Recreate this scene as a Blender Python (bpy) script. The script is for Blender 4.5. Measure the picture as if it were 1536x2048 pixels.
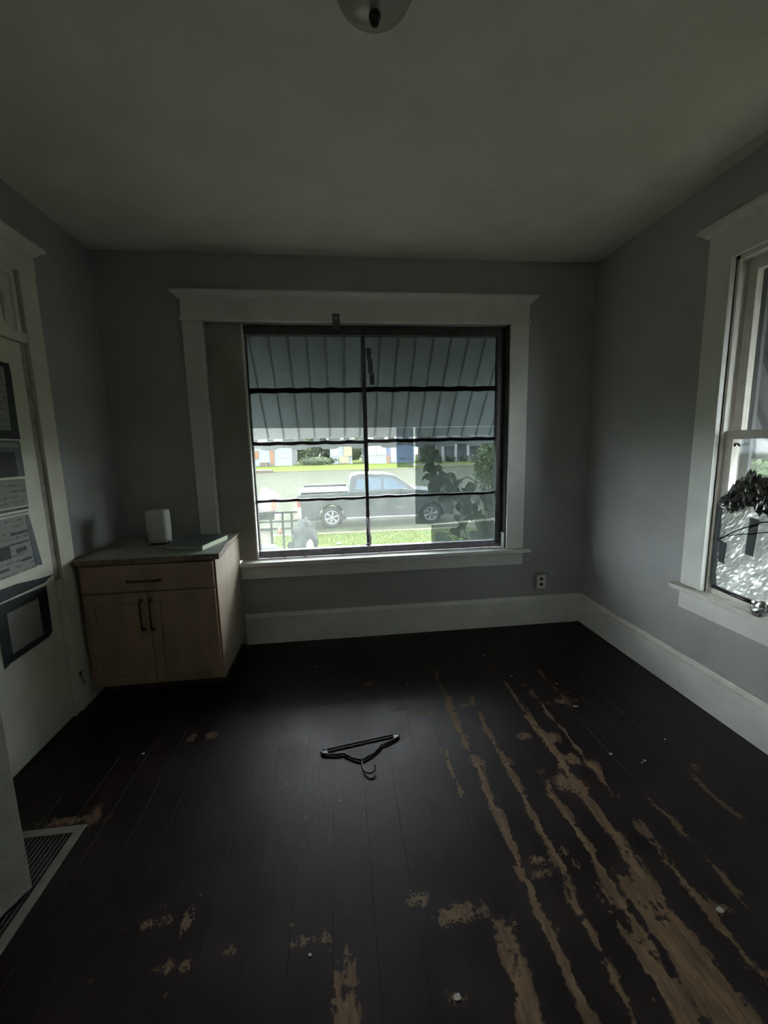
import bpy, bmesh, math, random
from mathutils import Matrix, Vector, noise as mnoise
random.seed(7)
scene = bpy.context.scene
for o in list(bpy.data.objects): bpy.data.objects.remove(o)
C = scene.collection

# ------------------------------------------------------------------ camera
cam_d = bpy.data.cameras.new('camera'); cam = bpy.data.objects.new('camera', cam_d); C.objects.link(cam)
cam_d.sensor_fit = 'VERTICAL'; cam_d.sensor_height = 24.0
cam_d.lens = 825.11 / 2048 * 24.0
cam_d.clip_start = 0.02; cam_d.clip_end = 400
RGT = Vector((0.99330231, -0.11323133, -0.02300409))
DWN = Vector((-0.03975538, -0.14798644, -0.98819002))
FWD = Vector((0.10848977, 0.98248597, -0.15149683))
mw = Matrix.Identity(4)
for i in range(3):
    mw[i][0] = RGT[i]; mw[i][1] = -DWN[i]; mw[i][2] = -FWD[i]
mw[0][3], mw[1][3], mw[2][3] = -0.1157, -3.1793, 1.5032
cam.matrix_world = mw
scene.camera = cam

# ------------------------------------------------------------------ light and exposure
world = bpy.data.worlds.new('overcast_sky'); scene.world = world; world.use_nodes = True
wn = world.node_tree; wn.nodes.clear()
bg = wn.nodes.new('ShaderNodeBackground'); wo = wn.nodes.new('ShaderNodeOutputWorld')
bg.inputs[0].default_value = (0.88, 0.95, 1.0, 1); bg.inputs[1].default_value = 21.0
wn.links.new(bg.outputs[0], wo.inputs[0])
sun_d = bpy.data.lights.new('sun', 'SUN'); sun = bpy.data.objects.new('sun', sun_d); C.objects.link(sun)
sun_d.energy = 5.0; sun_d.angle = math.radians(6); sun_d.color = (1.0, 0.96, 0.86)
sun.rotation_euler = Vector((-0.25, 0.42, 0.87)).to_track_quat('Z', 'Y').to_euler()
scene.view_settings.view_transform = 'Standard'; scene.view_settings.look = 'None'
scene.view_settings.exposure = 0.0; scene.view_settings.gamma = 1.0
scene.view_settings.use_curve_mapping = False
cy = scene.cycles
cy.max_bounces = 7; cy.diffuse_bounces = 5; cy.glossy_bounces = 2; cy.transmission_bounces = 2; cy.transparent_max_bounces = 12
cy.caustics_reflective = False; cy.caustics_refractive = False
cy.use_adaptive_sampling = True; cy.adaptive_threshold = .03

# ------------------------------------------------------------------ helpers
def tag(o, label=None, cat=None, group=None, kind=None):
    if label: o['label'] = label
    if cat: o['category'] = cat
    if group: o['group'] = group
    if kind: o['kind'] = kind
    return o
def empty(name, loc=(0, 0, 0), label=None, cat=None, group=None, kind=None):
    o = bpy.data.objects.new(name, None); o.location = loc; o.empty_display_size = .1; C.objects.link(o)
    return tag(o, label, cat, group, kind)
def wloc(o):
    v = Vector(o.location)
    while o.parent: o = o.parent; v = v + Vector(o.location)
    return v
class MB:
    def __init__(s): s.v = []; s.f = []
    def add(s, vs, fs):
        n = len(s.v); s.v += [tuple(p) for p in vs]; s.f += [tuple(i + n for i in f) for f in fs]; return s
    def box(s, x0, x1, y0, y1, z0, z1):
        return s.add([(x0, y0, z0), (x1, y0, z0), (x1, y1, z0), (x0, y1, z0), (x0, y0, z1), (x1, y0, z1), (x1, y1, z1), (x0, y1, z1)],
                     [(3, 2, 1, 0), (4, 5, 6, 7), (0, 1, 5, 4), (1, 2, 6, 5), (2, 3, 7, 6), (3, 0, 4, 7)])
    def prism(s, poly, axis, a, b):
        def m(p, t):
            if axis == 'x': return (t, p[0], p[1])
            if axis == 'y': return (p[0], t, p[1])
            return (p[0], p[1], t)
        n = len(poly); vs = [m(p, a) for p in poly] + [m(p, b) for p in poly]
        return s.add(vs, [tuple(range(n - 1, -1, -1)), tuple(range(n, 2 * n))] + [(i, (i + 1) % n, n + (i + 1) % n, n + i) for i in range(n)])
    def tube(s, pts, r, n=8, cap=True):
        pts = [Vector(p) for p in pts]; rings = []; up = Vector((0, 0, 1))
        rr = r if isinstance(r, (list, tuple)) else [r] * len(pts)
        base = len(s.v); prev = None
        for i, p in enumerate(pts):
            d = (pts[min(i + 1, len(pts) - 1)] - pts[max(i - 1, 0)]).normalized()
            if prev is None:
                a = d.cross(up)
                if a.length < 1e-3: a = d.cross(Vector((1, 0, 0)))
            else: a = prev - d * prev.dot(d)
            a.normalize(); prev = a; b = d.cross(a)
            s.v += [tuple(p + (a * math.cos(t) + b * math.sin(t)) * rr[i]) for t in [2 * math.pi * k / n for k in range(n)]]
        for i in range(len(pts) - 1):
            for k in range(n):
                s.f.append((base + i * n + k, base + i * n + (k + 1) % n, base + (i + 1) * n + (k + 1) % n, base + (i + 1) * n + k))
        if cap:
            s.f.append(tuple(base + k for k in range(n - 1, -1, -1))); e = base + (len(pts) - 1) * n
            s.f.append(tuple(e + k for k in range(n)))
        return s
    def lathe(s, prof, c, n=32, axis='z', cap=True):
        base = len(s.v)
        for r, h in prof:
            for k in range(n):
                t = 2 * math.pi * k / n; a, b = r * math.cos(t), r * math.sin(t)
                if axis == 'z': s.v.append((c[0] + a, c[1] + b, c[2] + h))
                elif axis == 'y': s.v.append((c[0] + a, c[1] + h, c[2] + b))
                else: s.v.append((c[0] + h, c[1] + a, c[2] + b))
        for i in range(len(prof) - 1):
            for k in range(n):
                s.f.append((base + i * n + k, base + i * n + (k + 1) % n, base + (i + 1) * n + (k + 1) % n, base + (i + 1) * n + k))
        if cap:
            s.f.append(tuple(base + k for k in range(n - 1, -1, -1))); e = base + (len(prof) - 1) * n
            s.f.append(tuple(e + k for k in range(n)))
        return s
    def build(s, name, mat, parent=None, smooth=False, bevel=0, segs=2, label=None, cat=None, group=None, kind=None, fix=True):
        me = bpy.data.meshes.new(name); off = wloc(parent) if parent else Vector((0, 0, 0))
        me.from_pydata([Vector(p) - off for p in s.v], [], s.f)
        bm = bmesh.new(); bm.from_mesh(me)
        if fix: bmesh.ops.recalc_face_normals(bm, faces=bm.faces)
        if bevel:
            es = [e for e in bm.edges if len(e.link_faces) == 2 and e.calc_face_angle(0) > .5]
            bmesh.ops.bevel(bm, geom=es, offset=bevel, segments=segs, affect='EDGES', profile=.6)
        bm.to_mesh(me); bm.free()
        if smooth:
            for p in me.polygons: p.use_smooth = True
        me.materials.append(mat)
        o = bpy.data.objects.new(name, me); C.objects.link(o)
        if parent: o.parent = parent
        return tag(o, label, cat, group, kind)
def box(name, mat, parent, x0, x1, y0, y1, z0, z1, bevel=0, **k):
    return MB().box(x0, x1, y0, y1, z0, z1).build(name, mat, parent, bevel=bevel, **k)

# ------------------------------------------------------------------ materials
def newmat(name):
    m = bpy.data.materials.new(name); m.use_nodes = True; nt = m.node_tree; nt.nodes.clear()
    out = nt.nodes.new('ShaderNodeOutputMaterial'); return m, nt, out
def L(nt, a, b): nt.links.new(a, b)
def noise_fac(nt, scale, detail=4, stretch=None, coord='pos'):
    if coord == 'pos':
        g = nt.nodes.new('ShaderNodeNewGeometry'); src = g.outputs['Position']
    else:
        g = nt.nodes.new('ShaderNodeTexCoord'); src = g.outputs['Object']
    if stretch:
        mp = nt.nodes.new('ShaderNodeMapping'); mp.inputs['Scale'].default_value = stretch; L(nt, src, mp.inputs[0]); src = mp.outputs[0]
    n = nt.nodes.new('ShaderNodeTexNoise'); n.inputs['Scale'].default_value = scale; n.inputs['Detail'].default_value = detail
    L(nt, src, n.inputs['Vector']); return n.outputs['Fac']
def ramp(nt, fac, a, b, p0=.3, p1=.7):
    r = nt.nodes.new('ShaderNodeValToRGB'); r.color_ramp.elements[0].position = p0; r.color_ramp.elements[1].position = p1
    r.color_ramp.elements[0].color = (*a, 1); r.color_ramp.elements[1].color = (*b, 1); L(nt, fac, r.inputs[0]); return r.outputs[0]
def pm(name, col, rough=.6, metal=0, var=.12, scale=8, bump=0, bscale=60, stretch=None, spec=.5, col2=None, trans=None):
    m, nt, out = newmat(name); b = nt.nodes.new('ShaderNodeBsdfPrincipled'); L(nt, b.outputs[0], out.inputs[0])
    b.inputs['Roughness'].default_value = rough; b.inputs['Metallic'].default_value = metal
    b.inputs['Specular IOR Level'].default_value = spec
    lo = tuple(max(0, c * (1 - var)) for c in col); hi = col2 if col2 else tuple(min(1, c * (1 + var)) for c in col)
    L(nt, ramp(nt, noise_fac(nt, scale, 4, stretch), lo, hi), b.inputs['Base Color'])
    if bump:
        bp = nt.nodes.new('ShaderNodeBump'); bp.inputs['Strength'].default_value = bump; bp.inputs['Distance'].default_value = .01
        L(nt, noise_fac(nt, bscale, 3, stretch), bp.inputs['Height']); L(nt, bp.outputs[0], b.inputs['Normal'])
    if trans:
        t = nt.nodes.new('ShaderNodeBsdfTranslucent'); t.inputs[0].default_value = (*col, 1)
        mx = nt.nodes.new('ShaderNodeMixShader'); mx.inputs[0].default_value = trans
        L(nt, b.outputs[0], mx.inputs[1]); L(nt, t.outputs[0], mx.inputs[2]); L(nt, mx.outputs[0], out.inputs[0])
    return m
def glass_mat(name, tint, dirt, dirtcol=(.8, .85, .82), gloss=.03, scale=6):
    m, nt, out = newmat(name)
    t = nt.nodes.new('ShaderNodeBsdfTransparent'); t.inputs[0].default_value = (*tint, 1)
    tr = nt.nodes.new('ShaderNodeBsdfTranslucent'); tr.inputs[0].default_value = (*dirtcol, 1)
    mx = nt.nodes.new('ShaderNodeMixShader')
    mr = nt.nodes.new('ShaderNodeMapRange'); mr.inputs[3].default_value = dirt * .75; mr.inputs[4].default_value = dirt * 1.25
    mr.inputs[1].default_value = .3; mr.inputs[2].default_value = .7
    L(nt, noise_fac(nt, scale, 3), mr.inputs[0]); L(nt, mr.outputs[0], mx.inputs[0])
    L(nt, t.outputs[0], mx.inputs[1]); L(nt, tr.outputs[0], mx.inputs[2])
    g = nt.nodes.new('ShaderNodeBsdfGlossy'); g.inputs['Roughness'].default_value = .05
    m2 = nt.nodes.new('ShaderNodeMixShader'); m2.inputs[0].default_value = gloss
    L(nt, mx.outputs[0], m2.inputs[1]); L(nt, g.outputs[0], m2.inputs[2]); L(nt, m2.outputs[0], out.inputs[0])
    return m
def print_mat(name, base, ink, lines=70, axis_scale=(1, 40, 1), amount=.55):
    """paper with rows of faint illegible print"""
    m, nt, out = newmat(name); b = nt.nodes.new('ShaderNodeBsdfPrincipled'); L(nt, b.outputs[0], out.inputs[0])
    b.inputs['Roughness'].default_value = .8
    g = nt.nodes.new('ShaderNodeNewGeometry')
    w = nt.nodes.new('ShaderNodeTexWave'); w.bands_direction = 'Z'; w.inputs['Scale'].default_value = lines / 6.28; L(nt, g.outputs['Position'], w.inputs[0])
    n = noise_fac(nt, 18, 2, (1, 3, 6))
    mth = nt.nodes.new('ShaderNodeMath'); mth.operation = 'MULTIPLY'
    r1 = ramp(nt, w.outputs['Fac'], (0, 0, 0), (1, 1, 1), .55, .7); r2 = ramp(nt, n, (0, 0, 0), (1, 1, 1), .5, .56)
    L(nt, r1, mth.inputs[0]); L(nt, r2, mth.inputs[1])
    m2 = nt.nodes.new('ShaderNodeMath'); m2.operation = 'MULTIPLY'; m2.inputs[1].default_value = amount; L(nt, mth.outputs[0], m2.inputs[0])
    L(nt, ramp(nt, m2.outputs[0], base, ink, 0, 1), b.inputs['Base Color'])
    return m

M = {}
M['wall'] = pm('grey_wall_paint', (.415, .415, .405), .75, var=.06, scale=3, bump=.15, bscale=90)
M['ceil'] = pm('ceiling_paint', (.80, .79, .69), .9, var=.05, scale=4, bump=.35, bscale=120)
M['trim'] = pm('white_trim_paint', (.78, .77, .73), .45, var=.07, scale=6, bump=.15, bscale=30)
M['trim_worn'] = pm('worn_trim_paint', (.70, .66, .59), .5, var=.1, scale=14, bump=.2, bscale=30, col2=(.80, .76, .70))
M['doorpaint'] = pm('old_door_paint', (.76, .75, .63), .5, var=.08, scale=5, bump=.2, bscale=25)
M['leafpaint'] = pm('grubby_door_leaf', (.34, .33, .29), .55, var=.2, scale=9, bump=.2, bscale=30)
M['gap'] = pm('bare_door_gap', (.36, .32, .28), .7, var=.25, scale=20)
M['subfloor'] = pm('dark_subfloor', (.02, .015, .012), .9)
M['filler'] = pm('unpainted_board', (.36, .34, .27), .7, var=.15, scale=3, col2=(.42, .41, .36))
M['alu'] = pm('dark_window_metal', (.085, .085, .08), .5, metal=.3, var=.25, scale=20, bump=.2)
M['rail'] = pm('dusty_bottom_rail', (.26, .24, .28), .6, var=.3, scale=30)
M['glass'] = glass_mat('dusty_glass', (.97, .98, .97), .035, (.78, .84, .72))
M['film'] = glass_mat('dark_tint_film', (.49, .525, .53), .006, gloss=.02)
M['film2'] = glass_mat('grey_tint_film', (.50, .54, .57), .008, gloss=.02)
M['clearglass'] = glass_mat('old_sash_glass', (.95, .97, .96), .03)
M['maple'] = pm('maple_cabinet', (.40, .27, .19), .5, var=.1, scale=3, stretch=(6, 6, .8), bump=.05)
M['maple_side'] = pm('maple_cabinet_side', (.36, .30, .23), .5, var=.07, scale=3, stretch=(6, 6, .8))
M['plinth'] = pm('dark_plinth', (.08, .05, .035), .7)
M['counter'] = pm('worn_counter', (.34, .34, .31), .5, var=.15, scale=12)
M['counter_edge'] = pm('chipped_counter_edge', (.22, .16, .12), .7, var=.3, scale=25)
M['bronze'] = pm('dark_bronze', (.10, .075, .055), .4, metal=.6)
M['white_plastic'] = pm('white_plastic', (.55, .54, .50), .4, var=.04)
M['black_plastic'] = pm('black_plastic', (.012, .012, .016), .22, var=.1)
M['black'] = pm('black_matte', (.01, .01, .012), .6)
M['tape'] = pm('dark_duct_tape', (.022, .032, .036), .55, var=.3, scale=30, bump=.2)
M['tape_grey'] = pm('grey_duct_tape', (.10, .12, .13), .35, metal=.2, var=.2, scale=40, bump=.2)
M['paper'] = print_mat('printed_notice', (.33, .33, .30), (.05, .06, .06))
M['paper_plain'] = pm('plain_paper', (.33, .325, .30), .8, var=.05)
M['paper_blue'] = pm('bluish_paper', (.14, .17, .18), .7, var=.15)
M['dome'] = pm('frosted_lamp_glass', (.40, .41, .35), .25, var=.05, spec=.5)
M['brass'] = pm('dull_finial', (.05, .055, .05), .35, metal=.5)
M['vent'] = pm('painted_vent_frame', (.22, .205, .175), .6, var=.2, scale=15)
M['ventbar'] = pm('vent_wire', (.13, .125, .11), .5, metal=.4)
M['flake'] = pm('paint_flake', (.55, .5, .42), .8, var=.2, scale=40)
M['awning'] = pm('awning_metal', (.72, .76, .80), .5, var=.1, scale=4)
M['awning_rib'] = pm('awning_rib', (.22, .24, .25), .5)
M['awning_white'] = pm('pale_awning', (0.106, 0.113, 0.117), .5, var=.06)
M['grass'] = pm('lawn_grass', (0.0241, 0.0384, 0.00328), .95, var=.25, scale=5, col2=(0.0396, 0.0538, 0.00598), bump=.5, bscale=25, spec=.1)
M['fargrass'] = pm('far_lawn_grass', (0.0335, 0.0463, 0.00396), .95, var=.15, scale=.6, spec=.1)
M['street'] = pm('street_asphalt', (0.0162, 0.0187, 0.00973), .9, var=.08, scale=1.2, bump=.2, spec=.1)
M['concrete'] = pm('pale_concrete', (0.049, 0.0419, 0.0342), .9, var=.08, scale=2, spec=.1)
M['earth'] = pm('bounce_earth', (0.0408, 0.0391, 0.0255), .95, var=.15, scale=3, spec=.1)  # colour of the added ground, set for the light it bounces indoors
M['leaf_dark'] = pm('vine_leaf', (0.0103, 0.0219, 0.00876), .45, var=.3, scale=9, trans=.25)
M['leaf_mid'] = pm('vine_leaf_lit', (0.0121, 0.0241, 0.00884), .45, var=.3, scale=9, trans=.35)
M['stem'] = pm('vine_stem', (.05, .06, .03), .7)
M['bush'] = pm('bright_bush_leaf', (0.0321, 0.0515, 0.0145), .6, var=.35, scale=6, trans=.4)
M['tree_dark'] = pm('far_tree_leaf', (0.00969, 0.0177, 0.00802), .8, var=.4, scale=1, trans=.2)
M['tree_mid'] = pm('far_tree_leaf_pale', (0.0225, 0.0354, 0.0145), .8, var=.35, scale=1, trans=.3)
M['bark'] = pm('bark', (.10, .08, .06), .9, var=.3)
M['siding_w'] = pm('pale_siding', (0.0884, 0.0969, 0.1), .8, var=.04, stretch=(.3, .3, 12), scale=2)
M['siding_b'] = pm('light_blue_siding', (0.0579, 0.0741, 0.106), .8, var=.05, stretch=(.3, .3, 12), scale=2)
M['siding_p'] = pm('pinkish_siding', (0.0802, 0.0741, 0.0755), .8, var=.05, stretch=(.3, .3, 12), scale=2)
M['siding_shade'] = pm('porch_shade_grey', (0.0418, 0.045, 0.0579), .8, var=.08)  # shade under the porch roof put into the wall colour
M['stucco_y'] = pm('cream_stucco', (0.106, 0.0969, 0.0611), .85, var=.06)
M['brick'] = pm('orange_brick', (0.0884, 0.0418, 0.0209), .85, var=.15, scale=3)
M['housewhite'] = pm('white_house_trim', (0.121, 0.122, 0.128), .6, var=.03)
M['housepane'] = pm('house_window_pane', (.10, .14, .18), .15, var=.1)
M['roof'] = pm('roof_shingle', (0.0257, 0.0241, 0.0241), .9, var=.2, scale=3)
M['truck'] = pm('grey_truck_paint', (0.0161, 0.0182, 0.0199), .5, var=.06, scale=1, spec=.2)
M['truckglass'] = pm('truck_glass', (.028, .042, .055), .3, var=.05, spec=.12)
M['tire'] = pm('tyre_rubber', (.012, .012, .013), .95, spec=.05)
M['rim'] = pm('alloy_rim', (.085, .088, .09), .6, spec=.2)
M['rimdark'] = pm('dark_rim', (.015, .016, .018), .8, spec=.1)
M['chrome'] = pm('bright_metal', (.09, .092, .095), .4, spec=.4)
M['red'] = pm('red_tail_lamp', (0.105, 0.00969, 0.00802), .3, var=.1)
M['orange'] = pm('orange_plastic', (0.121, 0.0418, 0.0225), .5, var=.1)
M['bagwhite'] = pm('white_sack', (0.1, 0.103, 0.106), .6, var=.06)
M['bagblack'] = pm('dark_rubbish_bag', (0.0146, 0.0175, 0.019), .75, var=.3, scale=4, spec=.15)
M['cart'] = pm('dark_cart_metal', (.008, .010, .011), .8, spec=.1)
M['tarp'] = pm('blue_grey_tarp', (0.0274, 0.0386, 0.0436), .6, var=.15, scale=4, stretch=(1, 1, 8))
M['box'] = pm('pale_cardboard', (0.106, 0.0935, 0.0775), .8, var=.05)

# worn dark painted floor boards ---------------------------------------------------
# (centre x, half width, near y, far y): wear along the board joints
STREAKS = [(.486, .015, -2.55, -.9), (.488, .005, -1.0, -.62), (.365, .006, -1.64, -1.40), (.63, .012, -2.02, -1.0), (.893, .022, -2.1, -1.15), (.897, .008, -1.2, -.73),
           (.86, .06, -3.2, -2.08), (.762, .014, -2.3, -1.62), (1.022, .011, -1.73, -1.0), (1.18, .005, -1.12, -.72), (1.021, .016, -2.7, -1.92),
           (1.166, .007, -2.1, -1.79), (1.433, .006, -1.85, -1.72), (.34, .03, -2.9, -2.15), (-.15, .03, -2.6, -2.2), (1.30, .02, -2.8, -2.3), (.61, .008, -2.5, -2.1), (.74, .035, -2.6, -2.15)]
BLOBS = [(.80, -1.315, .045, .03), (.93, -1.34, .05, .04), (.96, -1.50, .04, .04), (.84, -1.62, .035, .05), (.65, -1.93, .03, .02), (.55, -1.945, .035, .015), (.56, -1.99, .02, .01), (.68, -1.97, .02, .02), (.90, -1.66, .05, .05), (.49, -1.03, .03, .03), (.60, -1.01, .04, .015),
         (.49, -1.46, .03, .05), (.63, -1.48, .03, .03), (1.03, -1.55, .035, .04), (.032, -.71, .035, .02), (-.85, -1.07, .03, .03), (-.95, -1.08, .03, .025), (-.78, -1.975, .045, .02), (-.66, -1.99, .02, .03), (-.67, -2.11, .025, .012), (-.63, -2.11, .02, .01),
         (-.126, -2.215, .015, .008), (-.13, -2.265, .03, .012), (-.18, -2.25, .02, .02), (-.26, -2.09, .04, .012), (-.5, -2.085, .015, .01), (.17, -2.28, .025, .015), (1.07, -2.18, .025, .01), (1.5, -1.62, .02, .02), (1.15, -1.06, .1, .02), (.39, -2.13, .012, .02), (.2, -2.08, .07, .03), (.1, -2.02, .03, .02), (1.25, -.98, .04, .01),
         (-1.3, -1.53, .12, .02), (-1.185, -1.52, .025, .05), (1.43, -1.1, .01, .02), (1.0, -.87, .02, .02), (.2, -1.0, .08, .015), (.33, -1.05, .05, .012)]
def floor_mat(xa, xb):
    m, nt, out = newmat('worn_floor_paint'); b = nt.nodes.new('ShaderNodeBsdfPrincipled'); L(nt, b.outputs[0], out.inputs[0])
    def val(x, a):
        if isinstance(x, (int, float)): a.default_value = x
        else: L(nt, x, a)
    def mt(op, x, y=None, z=None):
        n = nt.nodes.new('ShaderNodeMath'); n.operation = op; val(x, n.inputs[0])
        if y is not None: val(y, n.inputs[1])
        if z is not None: val(z, n.inputs[2])
        return n.outputs[0]
    g = nt.nodes.new('ShaderNodeNewGeometry'); sp = nt.nodes.new('ShaderNodeSeparateXYZ'); L(nt, g.outputs['Position'], sp.inputs[0])
    n1 = noise_fac(nt, 22, 3, (1, .45, 1)); n2 = noise_fac(nt, 60, 2); n3 = noise_fac(nt, 5, 1)
    x = mt('ADD', sp.outputs[0], mt('MULTIPLY', mt('SUBTRACT', n3, .5), .03)); y = sp.outputs[1]
    streaks = [q for q in STREAKS if q[0] + q[1] + .05 > xa and q[0] - q[1] - .05 < xb]
    blobs = [q for q in BLOBS if q[0] + q[2] + .06 > xa and q[0] - q[2] - .06 < xb]
    if not (streaks or blobs): streaks = [(50, .01, 0, 1)]
    tot = None
    for x0, w, y0, y1 in streaks:
        a = mt('SUBTRACT', mt('ABSOLUTE', mt('SUBTRACT', x, x0)), w)
        c = mt('MULTIPLY', mt('SUBTRACT', mt('ABSOLUTE', mt('SUBTRACT', y, (y0 + y1) / 2)), (y1 - y0) / 2), .12)
        d = mt('MAXIMUM', a, c); tot = d if tot is None else mt('MINIMUM', tot, d)
    tb = None
    for bx, by, rx, ry in blobs:
        a = mt('DIVIDE', mt('SUBTRACT', x, bx), rx); c = mt('DIVIDE', mt('SUBTRACT', y, by), ry)
        d = mt('MULTIPLY', mt('SUBTRACT', mt('SQRT', mt('ADD', mt('MULTIPLY', a, a), mt('MULTIPLY', c, c))), 1), min(rx, ry) ); tb = d if tb is None else mt('MINIMUM', tb, d)
    if tb is not None:
        tb = mt('ADD', tb, mt('MULTIPLY_ADD', mt('ABSOLUTE', mt('SUBTRACT', n2, .5)), .16, mt('MULTIPLY', mt('SUBTRACT', n1, .5), .09)))
        tb = mt('SUBTRACT', tb, .004)
    e = tot if tot is not None else tb
    if tot is not None:
        e = mt('ADD', tot, mt('MULTIPLY', mt('SUBTRACT', n1, .5), .08))
        if tb is not None: e = mt('MINIMUM', e, tb)
    e = mt('ADD', e, mt('MULTIPLY', mt('SUBTRACT', n2, .5), .035))
    mr = nt.nodes.new('ShaderNodeMapRange'); mr.inputs[1].default_value = .003; mr.inputs[2].default_value = -.004; L(nt, e, mr.inputs[0]); mask = mr.outputs[0]
    # scattered specks of lost paint
    sp2 = noise_fac(nt, 16, 2, (1.3, 1, 1)); mr2 = nt.nodes.new('ShaderNodeMapRange'); mr2.inputs[1].default_value = .735; mr2.inputs[2].default_value = .75; L(nt, sp2, mr2.inputs[0])
    mask = mt('MAXIMUM', mask, mt('MULTIPLY', mr2.outputs[0], .6))
    mask = mt('MULTIPLY', mask, mt('MULTIPLY_ADD', n1, 1.3, .05))
    paint = ramp(nt, n3, (.014, .0088, .0085), (.025, .0155, .0145)); wood = ramp(nt, noise_fac(nt, 30, 2, (3, .4, 1)), (.19, .12, .066), (.32, .205, .118))
    mx = nt.nodes.new('ShaderNodeMix'); mx.data_type = 'RGBA'; L(nt, mask, mx.inputs[0]); L(nt, paint, mx.inputs[6]); L(nt, wood, mx.inputs[7])
    L(nt, mx.outputs[2], b.inputs['Base Color'])
    L(nt, mt('MULTIPLY_ADD', mask, .4, mt('MULTIPLY_ADD', n3, .2, .34)), b.inputs['Roughness'])
    b.inputs['Specular IOR Level'].default_value = .27; b.inputs['Specular Tint'].default_value = (1, .93, 1, 1)
    bp = nt.nodes.new('ShaderNodeBump'); bp.inputs['Strength'].default_value = .35; bp.inputs['Distance'].default_value = .004
    L(nt, noise_fac(nt, 35, 2, (1, .5, 1)), bp.inputs['Height']); L(nt, bp.outputs[0], b.inputs['Normal'])
    return m

# ------------------------------------------------------------------ room shell
XL, XR, H, YB = -1.702, 1.912, 2.860, -4.5
T = .2
WX0, WX1, WZ0, WZ1 = -1.012, 1.233, .640, 2.411      # front window opening
RY0, RY1 = -1.166, -2.05                               # side window opening
floor = box('floor', M['subfloor'], None, XL - T, XR + T, YB - T, T, -.25, -.022, kind='structure', label='dark painted worn wooden plank floor')
pitch = .1345; x = .486 - 17 * pitch
while x < XR:
    a, b = max(x, XL), min(x + pitch, XR)
    if b - a > .02: MB().box(a + .0001, b - .0001, YB, 0, -.0215, 0).build('plank', floor_mat(a, b), floor, bevel=.0005, segs=1)
    x += pitch
box('ceiling', M['ceil'], None, XL - T, XR + T, YB - T, T, H, H + .2, kind='structure', label='plain off-white ceiling of the dim room')
w = MB()
w.box(XL - T, WX0, 0, T, -.02, H).box(WX1, XR + T, 0, T, -.02, H).box(WX0, WX1, 0, T, -.02, WZ0).box(WX0, WX1, 0, T, WZ1, H)
w.build('wall_front', M['wall'], None, kind='structure', label='grey painted wall around the wide front window')
w = MB()
w.box(XR, XR + T, RY0, 0, -.02, H).box(XR, XR + T, YB, RY1, -.02, H).box(XR, XR + T, RY1, RY0, -.02, .645).box(XR, XR + T, RY1, RY0, 2.411, H)
w.build('wall_right', M['wall'], None, kind='structure', label='grey painted wall with the side window')
BY0, BY1, BZ0, BZ1 = -3.66, -3.28, .45, 1.80           # added window, unseen behind the viewer, lets in fill daylight
w = MB()
w.box(XL - T, XL, BY1, 0, -.02, H).box(XL - T, XL, YB, BY0, -.02, H).box(XL - T, XL, BY0, BY1, -.02, BZ0).box(XL - T, XL, BY0, BY1, BZ1, H)
w.build('wall_left', M['wall'], None, kind='structure', label='grey painted wall with the panelled door')
box('wall_back', M['wall'], None, XL - T, XR + T, YB - T, YB, -.02, H, kind='structure', label='grey painted wall behind the viewer')
bw = empty('added_window', (XL, (BY0 + BY1) / 2, BZ0), kind='structure', label='added unseen fill-light window in the left wall behind the viewer')
for a, b in ((BY0 - .12, BY0), (BY1, BY1 + .12)): box('side_casing', M['trim'], bw, XL, XL + .022, a, b, BZ0, BZ1, bevel=.003)
box('head_casing', M['trim'], bw, XL, XL + .024, BY0 - .14, BY1 + .14, BZ1, BZ1 + .14, bevel=.003)
box('window_stool', M['trim'], bw, XL - .1, XL + .06, BY0 - .14, BY1 + .14, BZ0 - .03, BZ0, bevel=.003)
for a, b, c_, d_ in ((BY0, BY0 + .04, BZ0, BZ1), (BY1 - .04, BY1, BZ0, BZ1), (BY0 + .04, BY1 - .04, BZ0, BZ0 + .06), (BY0 + .04, BY1 - .04, BZ1 - .06, BZ1), (BY0 + .04, BY1 - .04, 1.12, 1.17)):
    box('sash_bar', M['trim'], bw, XL - .10, XL - .06, a, b, c_, d_, bevel=.002)
for c_, d_ in ((BZ0 + .06, 1.12), (1.17, BZ1 - .06)): box('pane', M['clearglass'], bw, XL - .082, XL - .079, BY0 + .04, BY1 - .04, c_, d_)
CX1 = -.8775                                            # right side of the cabinet

def baseboard(name, label, run, hide=None):
    r = empty(name, (0, 0, 0), kind='structure', label=label)
    return r
bb = empty('baseboard_front', (.5, 0, 0), kind='structure', label='tall white baseboard under the front window')
box('board', M['trim'], bb, CX1 + .004, XR - .022, -.02, 0, 0, .205, bevel=.002)
MB().prism([(0, .205), (-.026, .205), (-.026, .222), (-.019, .232), (-.013, .247), (0, .247)], 'x', CX1 + .004, XR - .027).build('cap_moulding', M['trim'], bb, bevel=.001, segs=1)
bb = empty('baseboard_right', (XR, -2, 0), kind='structure', label='tall white baseboard under the side window')
box('board', M['trim'], bb, XR - .02, XR, YB, 0, 0, .205, bevel=.002)
def capx(y0, y1):
    return MB().prism([(XR, .205), (XR - .026, .205), (XR - .026, .222), (XR - .019, .232), (XR - .013, .247), (XR, .247)], 'y', y0, y1)
capx(YB, 0).build('cap_moulding', M['trim_worn'], bb, bevel=.001, segs=1)
bb = empty('baseboard_left', (XL, -3, 0), kind='structure', label='white baseboard along the left wall')
box('board', M['trim'], bb, XL, XL + .02, -.6, -.03, 0, .205, bevel=.002)

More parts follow.
